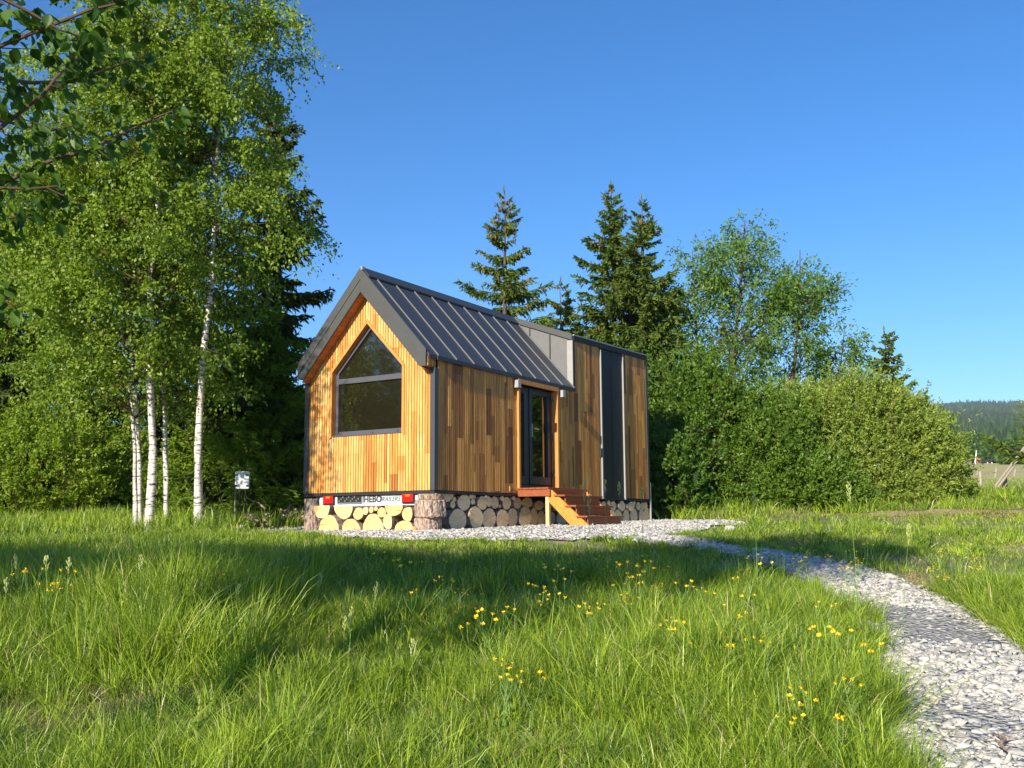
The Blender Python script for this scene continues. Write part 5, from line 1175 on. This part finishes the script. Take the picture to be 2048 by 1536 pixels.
def seed_stalk(px, pyt, d, label, spike=.14, lean=0, col_=None, thick=.0025):
    b = G(px, d); t = PD(px+lean, pyt, d)-b; o = empty('grass_stalk', b, label=label, cat='grass stalk', group='tall seeding grass stalks'); mb = MB()
    mb.tube([(0, 0, -.02), t*.5+[.004, .0, .01], t], [thick, thick*.8, thick*.4], 4); mb.build('stem', M_flstem, o, loc=(0, 0, 0)); mb = MB(); r = random.Random(int(px))
    for i in range(26):
        f = 1-spike*i/26/max(t[2], .1); q = t*f; a = r.uniform(0, 6.28); l = .010+.018*math.sin(math.pi*i/26); mb.tube([q, q+[math.cos(a)*l*.5, math.sin(a)*l*.5, l*.5], q+[math.cos(a)*l*.7, math.sin(a)*l*.7, l*1.1]], [.001, .0035, .001], 4)
    mb.build('seed_head', M_stalk, o, loc=(0, 0, 0))
for a in ((1168, 955, 9.0, 'tall seeding stalk in front of the steps, left of a pair', .22), (1178, 985, 8.8, 'seeding stalk in front of the steps, right of a pair', .2), (1210, 960, 10.5, 'slender stalk in front of the dark wall panel, left one', .14), (1238, 965, 10.5, 'slender stalk in front of the dark wall panel, right one', .14), (1283, 975, 9.8, 'stalk in front of the far cabin corner', .12),
          (1392, 945, 9.2, 'stalk against the dark shrub right of the cabin', .1), (1508, 985, 8.6, 'thin stalk rising in front of the green bush', .12), (1708, 965, 7.6, 'tallest stalk on the right, leaning a little over the path', .15, -12), (1790, 1050, 8.0, 'leaning stalk on the right, beside the tallest one', .1, 28),
          (690, 1200, 6.6, 'pale fluffy seed stalk in the middle left of the meadow', .2), (746, 1165, 7.4, 'dark panicle stalk right of the pale fluffy one', .14, 8), (825, 1280, 6.0, 'short pale seed stalk left of the bottom buttercups', .1), (386, 1140, 7.8, 'straight stalk in the tall grass at the left', .08), (45, 1110, 8.0, 'leaning stalk at the far left', .12, -14), (700, 1215, 6.5, 'second pale fluffy seed stalk', .16, 4)):
    seed_stalk(*a[:4], spike=a[4], lean=a[5] if len(a) > 5 else 0)

for k_ in range(18):
    px = fr_.uniform(10, 640); pyt = fr_.uniform(1105, 1215); seed_stalk(px, pyt, fr_.uniform(6.6, 9.2), 'thin seeding grass stalk in the tall grass of the left half', .10, fr_.uniform(-14, 14))
def weed(px, py, label, n_, ln, wd_, up, seed):
    r = random.Random(seed); b = ground_hit(px, py); o = MB()
    for i in range(n_):
        a = r.uniform(0, 6.28); l = ln*r.uniform(.6, 1.1); e = up*r.uniform(.7, 1.2); dx_, dy_ = math.cos(a), math.sin(a); nx, ny = -dy_, dx_; P_ = []
        for t_ in (0, .25, .5, .75, 1.0):
            w_ = wd_*math.sin(math.pi*min(1, t_*.9+.08))*.5; rr_ = l*t_*math.cos(e)*(1+.2*t_); zz = l*t_*math.sin(e)-.25*l*t_*t_+.02; c_ = (b[0]*0+dx_*rr_, dy_*rr_, zz); P_.append([(c_[0]-nx*w_, c_[1]-ny*w_, c_[2]+w_*.3), c_, (c_[0]+nx*w_, c_[1]+ny*w_, c_[2]+w_*.3)])
        tq_ = r.uniform(.3, .85)
        for q_ in range(4):
            A_, B_ = P_[q_], P_[q_+1]; o.add([A_[0], A_[1], A_[2], B_[0], B_[1], B_[2]], [(0, 1, 4, 3), (1, 2, 5, 4)], 0, (tq_, tq_, tq_))
    ob = o.build('meadow_weed', M_lwillow, loc=(b[0], b[1], b[2])); return tag(ob, label, 'weed')
weed(1240, 1275, 'bright light-green leafy weed in the grass, middle right of the meadow', 26, .24, .035, 1.0, 1)
weed(345, 1525, 'broad-bladed plant at the bottom edge, left of the middle', 7, .42, .045, 1.2, 2)
weed(205, 1490, 'pale broad leaf rosette on the thin ground at the lower left', 8, .18, .05, .5, 3)
weed(1160, 1290, 'small round-leaved weed below the middle buttercup patch', 12, .16, .04, .8, 4)
weed(1085, 1525, 'feathery weed at the bottom edge right of the middle', 22, .22, .02, .9, 5)

# ------------------------------------------------------------------ air between here and the hill
HAZE = 0.00016
if HAZE > 0:
    mb = MB(); mb.box(-300, 3600, -3600, 3600, -40, 300); hz = bpy.data.materials.new('haze'); hz.use_nodes = True; hz.node_tree.nodes.clear()
    pv = hz.node_tree.nodes.new('ShaderNodeVolumePrincipled'); pv.inputs['Density'].default_value = HAZE; pv.inputs['Color'].default_value = (.80, .88, 1, 1); pv.inputs['Anisotropy'].default_value = .2
    ho = hz.node_tree.nodes.new('ShaderNodeOutputMaterial'); hz.node_tree.links.new(pv.outputs[0], ho.inputs['Volume'])
    tag(mb.build('haze', hz), kind='stuff')
